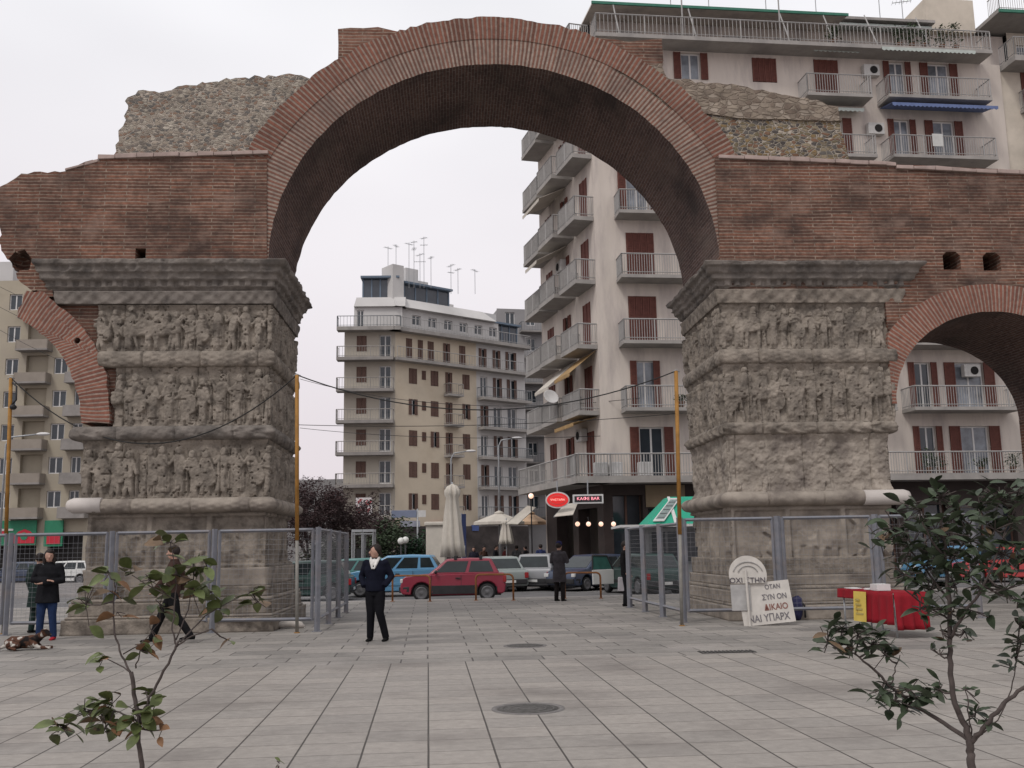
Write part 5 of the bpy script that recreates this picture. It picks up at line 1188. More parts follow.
wb_ = thing('utility_cabinet', 'cream box cabinet beside the tall closed umbrella', 'cabinet', (px_x(436, 47), 47, 0))
MB().box((px_x(427, 47), 46.5, 0), (px_x(446, 47), 47.5, zpx(526, 47, 436))).build('casing', m_awnc, wb_, bevel=.03)
MB().box((px_x(425.5, 47), 46.4, zpx(526, 47, 436)+.003), (px_x(447.5, 47), 47.6, zpx(522, 47, 436))).build('lid', m_awnc, wb_, bevel=.05)
for j, pxx in enumerate((357, 368)):
    pb_ = thing('phone_booth', ('left' if j == 0 else 'right')+' one of the pair of grey framed phone booths behind the woman in navy' if False else ('grey framed phone booth on the fence side of the pair' if j == 0 else 'grey framed phone booth behind the dark haired woman, partly hidden'), 'phone booth', (px_x(pxx, 48), 48, 0))
    x0, x1 = px_x(pxx-5, 48), px_x(pxx+5, 48); zt_ = zpx(532, 48, 362); f = MB()
    for x in (x0, x1):
        for y in (48, 48.7): f.bar((x, y, 0), (x, y, zt_), .06)
    for z in (.3, 1.0, zt_-.1):
        for y in (48, 48.7): f.bar((x0, y, z), (x1, y, z), .05)
    f.build('frame', m_metal, pb_); MB().box((x0-.03, 47.95, zt_), (x1+.03, 48.8, zt_+.12)).build('roof', m_metal, pb_); MB().box((x0+.12, 48.5, 1.0), (x1-.1, 48.68, 1.7)).build('telephone', m_black, pb_)
def closed_umb(label, px, Y, ytop, ybot, r, zb=.0):
    x = px_x(px, Y); zt_ = zpx(ytop, Y, px); zbt = zpx(ybot, Y, px); t = thing('closed_parasol', label, 'parasol', (x, Y, zb))
    H_ = zt_-zbt
    MB().lathe([(.03, zt_), (r*.40, zt_-.03*H_), (r*.62, zt_-.09*H_), (r*.60, zt_-.15*H_), (r*.48, zt_-.19*H_), (r*.66, zt_-.45*H_), (r*.84, zbt+.2*H_), (r*.95, zbt), (.03, zbt+.05)], (x, Y, 0), 48, wob=lambda q, z: 1+.22*math.sin(8*q+z)+.08*math.sin(5*q)).build('canopy', m_awnc, t)
    MB().tube([(x, Y, zb), (x, Y, zt_+.08)], .035, n=8).build('pole', m_metal, t); MB().lathe([(.3, 0), (.3, .08), (.05, .1)], (x, Y, zb), 16).build('base', m_slabd, t)
closed_umb('tall closed cream parasol rising behind the maroon hatchback', 453, 43.5, 484, 557, .48)
closed_umb('short closed cream parasol in front of the cafe', 507, 50, 520, 544, .35)
def open_umb(label, px, Y, ytop, yedge, half, mat):
    x = px_x(px, Y); zt_ = zpx(ytop, Y, px); ze = zpx(yedge, Y, px); t = thing('open_parasol', label, 'parasol', (x, Y, 0)); n = 8; r = half/FPX*Y
    vs = [(x, Y, zt_)]+[(x+r*math.cos(2*math.pi*(k+.5)/n), Y+r*math.sin(2*math.pi*(k+.5)/n), ze) for k in range(n)]+[(x+r*1.0*math.cos(2*math.pi*(k+.5)/n), Y+r*math.sin(2*math.pi*(k+.5)/n), ze-.14) for k in range(n)]
    m = MB().add(vs, [(0, 1+k, 1+(k+1) % n) for k in range(n)]+[(1+k, 1+n+k, 1+n+(k+1) % n, 1+(k+1) % n) for k in range(n)]); o = m.build('canopy', mat, t, recalc=False); s_ = o.modifiers.new('thick', 'SOLIDIFY'); s_.thickness = .015
    MB().lathe([(.02, zt_+.08), (.25, zt_-.02), (.27, zt_-.1)], (x, Y, 0), 16).build('vent', mat, t); MB().tube([(x, Y, 0), (x, Y, zt_)], .03, n=8).build('pole', m_metal, t)
open_umb('wide open cream parasol over the cafe tables', 500, 52, 512, 522, 27, m_awnc)
open_umb('pale orange parasol farther along the cafe terrace', 531, 55, 512, 522, 19, plain('peach_canvas', (.6, .42, .28), .9, .1, 3))
aw = thing('cafe_awning', 'slanting cream awning hanging from the corner of the shop level', 'awning', (px_x(520, 50), 50, 3))
q0, q1 = aty(506, 524, 48.5), aty(518, 524.5, 48.5); q2, q3 = aty(536, 508, 50.5), aty(527, 506, 50.5)
MB().hexa([q0, q1, q2, q3]+[p+Vector((0, 0, .03)) for p in (q0, q1, q2, q3)]).build('fabric', m_awnc, aw); MB().bar(q3, q0, .05).build('arm', m_metal, aw)
aw = thing('cafe_awning', 'small drooping beige awning under the oval red sign', 'awning', (px_x(566, 45), 45, 3))
q0, q1 = aty(554, 517, 44.0), aty(573, 515, 44.0); q2, q3 = aty(578, 503, 45.4), aty(564, 505, 45.4)
MB().hexa([q0, q1, q2, q3]+[p+Vector((0, 0, .03)) for p in (q0, q1, q2, q3)]).build('fabric', m_awnc, aw); MB().bar(q3, q0, .05).build('arm', m_metal, aw)
# oval sign and running light sign
m_sred = emit('lit_red_sign', (.85, .03, .03), .35, (.6, .03, .03)); m_sor = emit('lit_orange_letters', (1, .25, .12), .7)
c = aty(557.5, 500, 44.3); os_ = thing('oval_sign', 'red oval shop sign with pale rim at the corner of the pinkish block', 'sign', tuple(c))
def oval(rx_, rz_, y0, y1, n=36): return [(c.x+rx_*math.cos(2*math.pi*k/n), c.z+rz_*math.sin(2*math.pi*k/n)) for k in range(n)]
MB().prism(oval(.53, .36, 0, 0), c.y-.06, c.y+.06).build('rim', m_frame, os_); MB().prism(oval(.47, .30, 0, 0), c.y-.08, c.y-.062).build('face', m_sred, os_); MB().prism(oval(.36, .20, 0, 0), c.y-.09, c.y-.082).build('inner_oval', plain('pinkish_line', (.55, .2, .18), .5, .1, 3), os_); MB().prism(oval(.34, .18, 0, 0), c.y-.1, c.y-.092).build('inner_face', m_sred, os_)
text('ΨHΣTAPIA', .13, m_sor, os_, (c.x, c.y-.11, c.z), ext=.004); MB().bar((c.x, c.y, c.z+.36), (c.x, c.y, FL[0]-.2), .04).build('hanger', m_metal, os_)
c = aty(588, 499, 44.3); ls = thing('running_light_sign', 'black sign with red light letters in a white frame under the balcony', 'sign', tuple(c))
MB().box((c.x-.67, c.y-.08, c.z-.2), (c.x+.67, c.y+.08, c.z+.2)).build('frame', m_frame, ls); MB().box((c.x-.6, c.y-.095, c.z-.13), (c.x+.6, c.y-.082, c.z+.13)).build('display', m_black, ls)
text('KAΦE BAR', .19, emit('led_red', (1, .03, .12), 1.1), ls, (c.x, c.y-.1, c.z+.01), ext=.003, sx=1.1); MB().bar((c.x, c.y, c.z+.2), (c.x, c.y, FL[0]-.2), .04).build('hanger', m_metal, ls)
m_globe = emit('lit_globe', (1, .55, .36), 1.1)
for i, px_ in enumerate((577.5, 588.5, 601, 613.5)):
    c = aty(px_, 524, 45.3); t = thing('globe_lamp', ('%s of the four lit globe lamps in the row under the balcony' % ('leftmost', 'second from left', 'third from left', 'rightmost')[i]), 'lamp', tuple(c), 'lit globe lamps along the dark shopfront')
    MB().ell(c, (.105, .105, .105)).build('globe', m_globe, t); MB().tube([c+Vector((0, 0, .1)), c+Vector((0, .15, .3)), c+Vector((0, .5, .3))], .02, n=6).build('arm', m_black, t)
c = aty(531, 496, 50); t = thing('globe_lamp', 'single bright globe lamp above the cream awning at the cafe corner', 'lamp', tuple(c)); MB().ell(c, (.13, .13, .13)).build('globe', m_globe, t); MB().tube([c-Vector((0, 0, .1)), (c.x, c.y, .0)], .03, n=6).build('post', m_black, t)
for i, (px_, py_) in enumerate(((401, 541), (405.5, 540))):
    c = aty(px_, py_, 50+i*.6); t = thing('globe_lamp', ('nearer' if i == 0 else 'farther')+' of two white unlit globe lamps above the roof of the blue hatchback', 'lamp', (c.x, c.y, 0)); MB().ell(c, (.17, .17, .17)).build('globe', plain('opal_glass', (.7, .7, .66), .3, .05, 3), t); MB().tube([(c.x, c.y, 0), c-Vector((0, 0, .12))], .04, n=6).build('post', m_black, t)
# street lamps with long arms
def street_lamp(label, px, py, Y, arm, zb=0):
    c = aty(px, py, Y); x2 = c.x+arm; t = thing('street_lamp', label, 'street lamp', (x2, Y, 0))
    MB().tube([(x2, Y, zb), (x2, Y, c.z-.6), (x2-arm*.15, Y, c.z-.15), (c.x+.2*(1 if arm > 0 else -1), Y, c.z)], [.09, .06, .05, .04], n=8).build('mast', m_metal, t)
    MB().ell(c, (.42, .16, .10)).build('lamp_head', m_frame, t)
street_lamp('street lamp with pale head in front of the left block', 43, 434, 60, -2.2); street_lamp('street lamp leaning in front of the grey bay of the yellow block', 471, 451, 80, -1.6); street_lamp('street lamp with white head near the pinkish block', 517, 438, 75, -1.4)
def wire(label, x0, y0, Y0, x1, y1, Y1, sag, r=.015): cable(label, aty(x0, y0, Y0), aty(x1, y1, Y1), sag, r, 'wire', 'overhead_wire')
wire('upper thin wire crossing the yellow block', 300, 379, 60, 640, 398, 45, .9); wire('lower thin wire crossing the yellow block', 300, 428, 60, 600, 436, 46, .3)
wire('topmost thin wire in front of the left block', -20, 276, 70, 110, 330, 60, .3); wire('middle thin wire in front of the left block', -20, 296, 70, 110, 352, 60, .3); wire('lowest thin wire in front of the left block', -20, 318, 70, 110, 380, 60, .3)
t = thing('road_sign', 'grey blue direction sign on a post beneath the yellow block', 'sign', (px_x(412, 60), 60, 0)); c = aty(404, 514, 60)
MB().box((c.x-.75, c.y-.03, c.z-.22), (c.x+.75, c.y+.03, c.z+.22)).build('board', plain('grey_blue_board', (.2, .23, .32), .5, .1, 3), t, bevel=.01); MB().box((c.x+.85, c.y-.03, c.z-.2), (c.x+1.3, c.y+.03, c.z+.2)).build('board', m_frame, t); MB().tube([(c.x+.8, c.y+.06, 0), (c.x+.8, c.y+.06, c.z+.3)], .05, n=8).build('post', m_metal, t)
t = thing('banner', 'upright dark blue banner right of the tall closed parasol', 'banner', (px_x(465, 46), 46, 0)); x0, x1 = px_x(462, 46), px_x(466.5, 46); MB().box((x0, 46, .4), (x1, 46.04, zpx(514, 46, 465))).build('cloth', plain('dark_blue_cloth', (.02, .03, .085), .7, .2, 2), t); MB().bar((x0, 46.05, 0), (x0, 46.05, zpx(513, 46, 465)), .05).build('pole', m_metal, t); MB().box((x0+.05, 45.985, 1.3), (x0+.15, 45.998, 1.75)).build('emblem', m_frame, t)
# cafe tables and planters
for i, (px_, Y) in enumerate(((478, 50.5), (493, 49), (520, 49.5), (532, 51))):
    x = px_x(px_, Y); t = thing('planter', ('box planter with low bush in front of the cafe, %s' % ('nearest the blue banner', 'under the wide cream parasol', 'right of the short closed parasol', 'closest to the pinkish block')[i]), 'planter', (x, Y, 0), 'planters along the cafe front')
    MB().box((x-.45, Y-.2, 0), (x+.45, Y+.2, .45)).build('box', plain('brown_box', (.14, .07, .05), .8, .2, 3), t, bevel=.02)
    m = MB(); r3 = random.Random(i)
    for k in range(220):
        a = r3.uniform(0, 6.28); q = Vector((x+r3.uniform(-.42, .42), Y+r3.uniform(-.2, .2), .45+r3.random()**1.5*.55)); d = Vector((math.cos(a), math.sin(a), r3.uniform(-.2, .8)))*.09; e = d.cross(Vector((0, 0, 1))).normalized()*.035; m.quad(q-d, q+e, q+d, q-e)
    m.build('foliage', plain('dark_leaf', (.05, .07, .035), .7, .35, 8), t, recalc=False)

# potted plants and washing on balconies and the roof terrace
def pot_plant(label, p, h, seed, tall=1.0, pale=False, group=None):
    r3 = random.Random(seed); t = thing('potted_plant', label, 'plant', tuple(p), group); x, y, z = p
    MB().lathe([(.11, 0), (.16, .28), (.17, .30)], (x, y, z), 14).build('pot', plain('terracotta_pot', (.22, .12, .08), .8, .2, 4) if not pale else m_frame, t); m = MB()
    for k in range(160):
        a = r3.uniform(0, 6.28); q = Vector((x+r3.gauss(0, .16), y+r3.gauss(0, .14), z+.3+r3.random()*h)); d = Vector((math.cos(a), math.sin(a), r3.uniform(-.2, 1)))*.09; e = d.cross(Vector((r3.gauss(0, 1), 0, 1))).normalized()*.03; m.quad(q-d, q+e, q+d, q-e)
    m.build('foliage', plain('pot_leaf', (.045, .07, .03), .7, .35, 8), t, recalc=False); return t
for i, (px_, k, v_, h) in enumerate(((912, 7, -.8, .9), (925, 7, -.8, 1.1), (938, 7, -.85, .7), (956, 7, -.8, 1.0), (970, 7, -.8, 1.2), (845, 7, -.8, .8), (905, 0, -.9, .9), (915, 0, -.9, .5), (955, 0, -.9, .4), (985, 0, -.9, .6), (672, 1, -.8, .3))):
    pot_plant('bushy potted plant on the %s, %s from the left' % ({7: 'roof terrace', 0: 'first floor balcony behind the side arch', 1: 'balcony near the right orange pole'}[k], ('third', 'fourth', 'fifth', 'sixth', 'last', 'first', 'first', 'second', 'third', 'last', 'only one')[i]) if k != 1 else 'small potted plant on the balcony beside the right orange pole', Bf.P((bu(px_), v_, FL[k])), h, i, group='potted plants on the pinkish block')
for i, (px_, k, w, c) in enumerate(((938, 5, .55, (.5, .5, .48)), (655, 6, .01, (.4, .4, .4)))):
    if w < .1: continue
    a = bu(px_); o = MB(Bf).box((a-w/2, -1.24, FL[k]+.45), (a+w/2, -1.215, FL[k]+1.1)).build('hanging_cloth', plain('washed_cloth', c, .9, .1, 4, bump=.01), None); tag(o, 'white cloth hung over the railing below the blue awning', 'cloth')
# ============================================================ PEOPLE
m_skin = plain('skin', (.42, .25, .19), .6, .08, 8); m_hair = plain('dark_hair', (.02, .014, .012), .7, .3, 30, bump=.01, bscale=60)
m_eye = plain('eye_dark', (.02, .015, .012), .3, .1, 4); m_lip = plain('lips', (.3, .12, .1), .6, .1, 4)
def cloth(name, c): return plain(name, c, .9, .25, 9, bump=.02, bscale=17, spec=.08)
def hand(mb, wrist, dirv, side, s=1, curl=.5):
    d = Vector(dirv).normalized(); up = Vector((0, 0, 1)); w = d.cross(up)
    if w.length < .2: w = Vector((1, 0, 0))
    w = w.normalized()*side; n = d.cross(w).normalized(); p0 = Vector(wrist)
    mb.tube([p0-d*.02*s, p0+d*.03*s, p0+d*.085*s], [(.024*s, .018*s), (.038*s, .017*s), (.040*s, .014*s)], n=10)
    for k, (L, off) in enumerate(((.062, -.028), (.072, -.009), (.068, .010), (.052, .028))):
        a = p0+d*.075*s+w*off*s; b = a+d*(L*.5*s); c_ = b+(d*math.cos(curl)+n*math.sin(curl))*(L*.35*s); e = c_+(d*math.cos(curl*1.8)+n*math.sin(curl*1.8))*(L*.3*s)
        mb.tube([a, b, c_, e], [.010*s, .0095*s, .0085*s, .006*s], n=6)
    a = p0+d*.02*s-w*.03*s; b = a+(d*.6-w*.8).normalized()*.03*s; mb.tube([a, b, b+(d*.9-w*.2+n*.2).normalized()*.035*s], [.013*s, .011*s, .008*s], n=6)
def person(label, pos, face, H_=1.66, jacket=(.03, .03, .03), trouser=(.02, .02, .02), shoe=(.02, .02, .02), hemz=.86, arms=None, legs=None, hair='short', head_turn=0, collar=None, hat=None, group=None, bulk=1.0, hands=True, lean=0):
    """built facing -y; face = rotation about z in degrees; arms: two lists (elbow, wrist); legs: two lists (knee, ankle)"""
    t = local_thing('person', label, 'person', group); s = H_/1.70
    S = lambda p: Vector(p)*s
    arms = arms or [((-.25, .03, 1.13), (-.24, -.06, .88)), ((.25, .03, 1.13), (.24, -.06, .88))]
    legs = legs or [((-.10, -.02, .48), (-.11, .02, .08)), ((.10, -.02, .48), (.11, .02, .08))]
    hd = Matrix.Rotation(R(head_turn), 3, 'Z'); hc = S((0, -.02-lean, 1.585))
    b = MB()
    b.ell(hc+Vector((0, 0, .02*s)), (.080*s, .097*s, .114*s), 18, 14)
    b.ell(hc+hd @ S((0, -.022, -.05)), (.056*s, .062*s, .062*s), 14, 10)
    b.tube([hc+hd @ S((0, -.088, .02)), hc+hd @ S((0, -.112, -.018)), hc+hd @ S((0, -.09, -.03))], [.010*s, .016*s, .012*s], n=8)
    for sd in (-1, 1): b.ell(hc+hd @ S((sd*.076, .008, -.005)), (.012*s, .022*s, .032*s), 8, 6)
    b.tube([S((0, .015, 1.36)), S((0, .01-lean*.3, 1.46)), hc-Vector((0, 0, .04*s))], [.062*s, .052*s, .055*s], n=12)
    for i, (el, wr) in enumerate(arms):
        sh = (-.17 if i == 0 else .17, .02, 1.37); b.tube([S(sh), S(el), S(wr)], [.045*s, .036*s, .026*s], n=10)
        if hands: d = (S(wr)-S(el)).normalized(); hand(b, S(wr), d, 1 if i == 0 else -1, s)
    b.tube([S((0, .0, .9)), S((0, 0, 1.15)), S((0, 0.01, 1.38))], [(.12*s, .09*s), (.11*s, .085*s), (.13*s, .085*s)], n=14)
    for i, (kn, an) in enumerate(legs): b.tube([S((-.085 if i == 0 else .085, 0, .92)), S(kn), S(an)], [.07*s, .048*s, .035*s], n=10)
    b.build('body', m_skin, t, mods=(('v', .0085),))
    for sd in (-1, 1): MB().ell(hc+hd @ S((sd*.030, -.082, .015)), (.012*s, .008*s, .007*s), 8, 6).build('eye', m_eye, t)
    MB().ell(hc+hd @ S((0, -.086, -.055)), (.022*s, .01*s, .007*s), 8, 6).build('mouth', m_lip, t)
    # hair
    h = MB()
    if hair != 'none':
        h.ell(hc+hd @ S((0, .024, .045)), (.094*s, .104*s, .104*s), 16, 12); h.ell(hc+hd @ S((.0, -.045, .088)), (.06*s, .05*s, .035*s), 12, 8)
        if hair == 'long':
            for sd in (-1, 1): h.tube([hc+hd @ S((sd*.075, .0, .05)), hc+hd @ S((sd*.088, .01, -.05)), hc+hd @ S((sd*.085, .0, -.14))], [.03*s, .04*s, .028*s], n=8)
            h.tube([hc+hd @ S((0, .06, .05)), hc+hd @ S((0, .085, -.08)), hc+hd @ S((0, .07, -.16))], [.06*s, .07*s, .04*s], n=10)
        h.build('hair', m_hair, t, mods=(('v', .012),))
    # jacket
    k = bulk; j = MB(); jm = cloth('cloth_%02d%02d%02d' % tuple(int(c*999) for c in jacket), jacket)
    fl = .03 if hemz < .75 else 0
    j.tube([S((0, .0, hemz)), S((0, .0, max(hemz+.06, .95))), S((0, 0, 1.08)), S((0, .005-lean*.2, 1.26)), S((0, .01-lean*.4, 1.38)), S((0, .012-lean*.6, 1.455))], [((.175+fl)*s*k, (.135+fl)*s*k), (.180*s*k, .135*s*k), (.168*s*k, .125*s*k), (.195*s*k, .14*s*k), (.165*s*k, .115*s*k), (.075*s, .075*s)], n=20)
    for i, (el, wr) in enumerate(arms):
        sg_ = -1 if i == 0 else 1; sh = (sg_*.165*k, .02-lean*.4, 1.375); E = S(el); Wp = S(wr)
        j.ell(S(sh), (.078*s*k, .078*s*k, .075*s*k), 12, 8); j.tube([S(sh), S(sh).lerp(E, .5), E, E.lerp(Wp, .5), Wp], [.072*s*k, .068*s*k, .062*s*k, .055*s*k, .046*s*k], n=12)
    j.tube([S((0, .012-lean*.6, 1.42)), S((0, .012-lean*.8, 1.485))], [(.095*s, .09*s), (.078*s, .078*s)], n=14)
    jo = j.build('jacket', jm, t, mods=(('v', .012),))
    if collar:
        c_ = MB(); c_.tube([S((-.075, .0, 1.49)), S((-.06, -.085, 1.42)), S((-.015, -.150*k, 1.28))], [.026*s, .03*s, .018*s], n=8); c_.tube([S((.075, .0, 1.49)), S((.06, -.085, 1.42)), S((.015, -.150*k, 1.28))], [.026*s, .03*s, .018*s], n=8); c_.ell(S((0, -.07, 1.39)), (.05*s, .055*s, .08*s)); c_.build('fleece_collar', cloth('fleece', collar), t, mods=(('v', .01),))
    # trousers
    q = MB(); q.tube([S((0, 0, .80)), S((0, 0, .90)), S((0, 0, 1.0))], [(.135*s, .11*s), (.15*s, .12*s), (.14*s, .11*s)], n=16)
    for i, (kn, an) in enumerate(legs):
        hp = S((-.085 if i == 0 else .085, 0, .88)); K = S(kn); An = S(an); q.tube([hp, hp.lerp(K, .5), K, K.lerp(An, .5), An-Vector((0, 0, .03*s))], [.105*s, .098*s, .078*s, .070*s, .062*s], n=12)
    q.build('trousers', cloth('cloth_%02d%02d%02d' % tuple(int(c*999) for c in trouser), trouser), t, mods=(('v', .012),))
    for i, (kn, an) in enumerate(legs):
        A_ = S(an); z0 = A_.z-.08*s
        o = MB().tube([A_+S((0, .07, -.05)), A_+S((0, .02, -.04)), A_+S((0, -.07, -.052)), A_+S((0, -.17, -.062)), A_+S((0, -.20, -.066))], [(.036*s, .03*s), (.042*s, .04*s), (.044*s, .03*s), (.04*s, .02*s), (.02*s, .012*s)], n=12).build('shoe', cloth('cloth_%02d%02d%02d' % tuple(int(c*999) for c in shoe), shoe), t)
    if hat:
        MB().lathe([(.098*s, .0), (.10*s, .04*s), (.085*s, .10*s), (.04*s, .125*s), (.001, .13*s)], hc+Vector((0, .005, .045*s)), 20).build('cap', cloth('cap_cloth', hat), t)
    t.location = pos; t.rotation_euler = (0, 0, R(face)); return t
def at(px, py): p = gnd(px, py); return (p.x, p.y, 0)
pocket = [((-.275, .07, 1.14), (-.19, -.08, .97)), ((.285, .06, 1.14), (.19, -.08, .97))]
person('young woman in navy jacket with white fleece collar and black trousers, hands in pockets', at(375, 641), -8, 1.70, (.008, .009, .017), (.008, .008, .010), (.008, .008, .008), .88, pocket,
       [((-.075, -.02, .49), (-.10, .03, .08)), ((.10, -.05, .50), (.20, .02, .08))], 'short', -58, (.62, .60, .57), bulk=1.04, hands=False)
crossed = [((-.27, -.02, 1.14), (.04, -.20, 1.13)), ((.27, -.02, 1.12), (-.05, -.22, 1.08))]
person('woman in long black jacket, blue jeans and red shoes with folded arms beside the dog', at(45, 640), 10, 1.72, (.012, .012, .014), (.02, .035, .085), (.28, .02, .03), .70, crossed,
       [((-.10, -.02, .48), (-.12, .02, .08)), ((.11, -.02, .48), (.15, .0, .08))], 'long', 15, bulk=1.12)
person('person in dark green grey coat standing just behind the woman in black', (at(36, 634)[0]-.18, at(36, 634)[1]+.35, 0), 160, 1.66, (.03, .05, .045), (.03, .05, .045), (.02, .02, .02), .55, hair='short', head_turn=30, bulk=1.12)
stride = [((-.12, -.20, .50), (-.11, -.36, .10)), ((.10, .10, .47), (.10, .36, .14))]
person('walking person in dark brown coat and black trousers hidden behind the left sapling', at(171, 643), -82, 1.74, (.05, .03, .025), (.010, .010, .011), (.01, .01, .01), .80, [((-.24, .16, 1.14), (-.24, .10, .90)), ((.24, -.10, 1.14), (.24, -.26, .96))], stride, 'short', 0)
person('man in long grey coat and dark blue cap standing near the navy hatchback', at(560, 601), 150, 1.74, (.055, .05, .055), (.02, .017, .017), (.012, .012, .012), .55, [((-.26, -.02, 1.14), (-.12, -.24, 1.22)), ((.27, -.02, 1.14), (.14, -.26, 1.20))], None, 'short', 0, hat=(.02, .02, .06), bulk=1.08)
pb_ = person('person in black coat holding a pale bag beside the open car door', at(627, 606), 70, 1.72, (.012, .011, .012), (.012, .012, .014), (.01, .01, .01), .80, None, None, 'short', 0, group=None)
p0 = at(623, 606); bg2 = thing('shopping_bag', 'pale grey bag held by the person next to the open car door', 'bag', (p0[0], p0[1]-.12, .42))
MB().hexa([(p0[0]-.14, p0[1]-.18, .40), (p0[0]+.16, p0[1]-.18, .40), (p0[0]+.16, p0[1]-.06, .40), (p0[0]-.14, p0[1]-.06, .40), (p0[0]-.12, p0[1]-.16, .78), (p0[0]+.14, p0[1]-.16, .78), (p0[0]+.14, p0[1]-.08, .78), (p0[0]-.12, p0[1]-.08, .78)]).build('bag_body', plain('pale_bag', (.36, .34, .36), .7, .12, 5), bg2, bevel=.02)
MB().tube([(p0[0]-.05, p0[1]-.12, .77), (p0[0]+.02, p0[1]-.12, .90), (p0[0]+.09, p0[1]-.12, .77)], .01, n=6).build('handle', m_black, bg2)
# cafe crowd
names = ['person in dark clothes by the blue banner', 'person in brown coat under the wide cream parasol', 'person in black left of the short closed parasol', 'person in dark red top behind the short closed parasol', 'person in grey right of the short closed parasol', 'person in dark blue beside the cafe corner', 'person in black near the side street']
for i, (px_, Y, c) in enumerate(((474, 52, (.02, .02, .03)), (484, 53, (.07, .04, .03)), (496, 51.5, (.015, .015, .018)), (506, 53.5, (.10, .02, .02)), (517, 52, (.08, .08, .085)), (541, 49, (.03, .04, .10)), (526, 56, (.015, .015, .018)))):
    person(names[i], (px_x(px_, Y), Y, 0), 40*i, 1.68+.03*(i % 3), c, (.02, .02, .025), hemz=.8, group='people in front of the cafe')
# ---- the dog
dg0 = at(27, 650); dt = local_thing('dog', 'black brown and white dog lying beside the woman in black', 'dog')
d = MB()
d.tube([(-.36, .02, .10), (-.26, .02, .13), (-.08, .02, .13), (.08, 0, .14), (.16, -.01, .16)], [(.07, .07), (.11, .115), (.105, .105), (.11, .12), (.09, .09)], n=16)
d.tube([(.13, 0, .17), (.22, -.02, .24), (.27, -.03, .27)], [.085, .065, .06], n=12)
d.ell((.29, -.04, .285), (.075, .07, .068)); d.tube([(.33, -.07, .275), (.40, -.11, .25)], [.042, .026], n=10)
for sd in (-1, 1):
    d.tube([(.28, -.03+sd*.05, .34), (.25, -.03+sd*.085, .33), (.26, -.03+sd*.095, .26)], [.022, .03, .012], n=8)
    d.tube([(.12, sd*.08, .12), (.20, sd*.09-.02, .05), (.36, sd*.08-.03, .035), (.41, sd*.08-.03, .03)], [.05, .034, .026, .03], n=8)
d.tube([(-.24, -.09, .12), (-.12, -.16, .10), (-.26, -.19, .04), (-.12, -.21, .03)], [.075, .055, .03, .026], n=10)
d.tube([(-.36, .02, .08), (-.46, -.03, .04), (-.50, -.12, .03)], [.035, .026, .012], n=8)
m, N_, L_, b_ = _base('dog_fur', .9, 0, .1); tcn = N_.new('ShaderNodeTexCoord'); nn = N_.new('ShaderNodeTexNoise'); nn.inputs['Scale'].default_value = 7; nn.inputs['Detail'].default_value = 2; L_.new(tcn.outputs['Object'], nn.inputs['Vector'])
rr = N_.new('ShaderNodeValToRGB'); rr.color_ramp.interpolation = 'LINEAR'; E = rr.color_ramp.elements; E[0].position = .40; E[0].color = (.015, .012, .012, 1); E[1].position = .48; E[1].color = (.09, .045, .03, 1); e = E.new(.58); e.color = (.10, .05, .035, 1); e = E.new(.62); e.color = (.45, .42, .38, 1)
L_.new(nn.outputs['Fac'], rr.inputs[0]); L_.new(rr.outputs[0], b_.inputs['Base Color'])
d.build('body', m, dt, mods=(('v', .011),)); MB().ell((.405, -.112, .255), (.014, .014, .012)).build('nose', m_black, dt)
dt.location = dg0; dt.rotation_euler = (0, 0, R(12))

# ============================================================ TREES
def twig_tree(name, label, cat, x, y, H_, spread, seed, col, leafcol, nleaf=1500, depth=5, group=None, trunk_h=.28, leaf=.11):
    rs = random.Random(seed); t = thing(name, label, cat, (x, y, 0), group); tips = []; br = MB()
    def grow(p, d, L, r, k, mb):
        n = 4; pts = [p]; q = p.copy(); dd = d.copy()
        for i in range(n): dd = (dd+Vector((rs.gauss(0, .13), rs.gauss(0, .13), rs.gauss(.02, .07)))).normalized(); q = q+dd*(L/n); pts.append(q.copy())
        mb.tube(pts, [r*(1-.45*i/n) for i in range(n+1)], n=6 if k < 2 else 4, cap=False)
        if k >= 3: tips.extend(pts[1:])
        if k >= depth: return
        for i in range(rs.choice([2, 3, 3]) if k < 4 else 2):
            a = rs.uniform(0, 6.283); sp = rs.uniform(.35, .8); e = dd.orthogonal().normalized(); f_ = dd.cross(e); nd = (dd+(e*math.cos(a)+f_*math.sin(a))*sp*spread).normalized()
            grow(pts[rs.choice([2, 3, 4])], nd, L*rs.uniform(.62, .85), r*.55, k+1, mb)
    tr_ = MB(); p1 = Vector((x, y, H_*trunk_h)); tr_.tube([(x, y, -.05), (x+.03, y, H_*trunk_h*.5), p1], [H_*.024, H_*.019, H_*.017], n=10)
    bark = plain('bark_'+name, col, .9, .25, 12, bump=.01)
    tr_.build('trunk', bark, t)
    for i in range(5):
        a = 6.283*i/5+rs.uniform(-.4, .4); grow(p1, Vector((math.cos(a)*.6*spread, math.sin(a)*.6*spread, 1)).normalized(), H_*.24, H_*.010, 1, br)
    br.build('branches', bark, t, recalc=False)
    lf = MB()
    for i in range(nleaf):
        p = rs.choice(tips)+Vector((rs.gauss(0, .14), rs.gauss(0, .14), rs.gauss(0, .12))); a = rs.uniform(0, 6.283); dv = Vector((math.cos(a), math.sin(a), rs.uniform(-.6, .6))).normalized()*leaf*rs.uniform(.6, 1.2); e = Vector((rs.gauss(0, 1), rs.gauss(0, 1), rs.gauss(0, 1))).cross(dv).normalized()*leaf*.4
        lf.quad(p-dv, p+e, p+dv, p-e)
    lf.build('foliage', plain('leaf_'+name, leafcol, .7, .45, .7), t, recalc=False)
    return t
def tx(px, Y): return px_x(px, Y, 545)
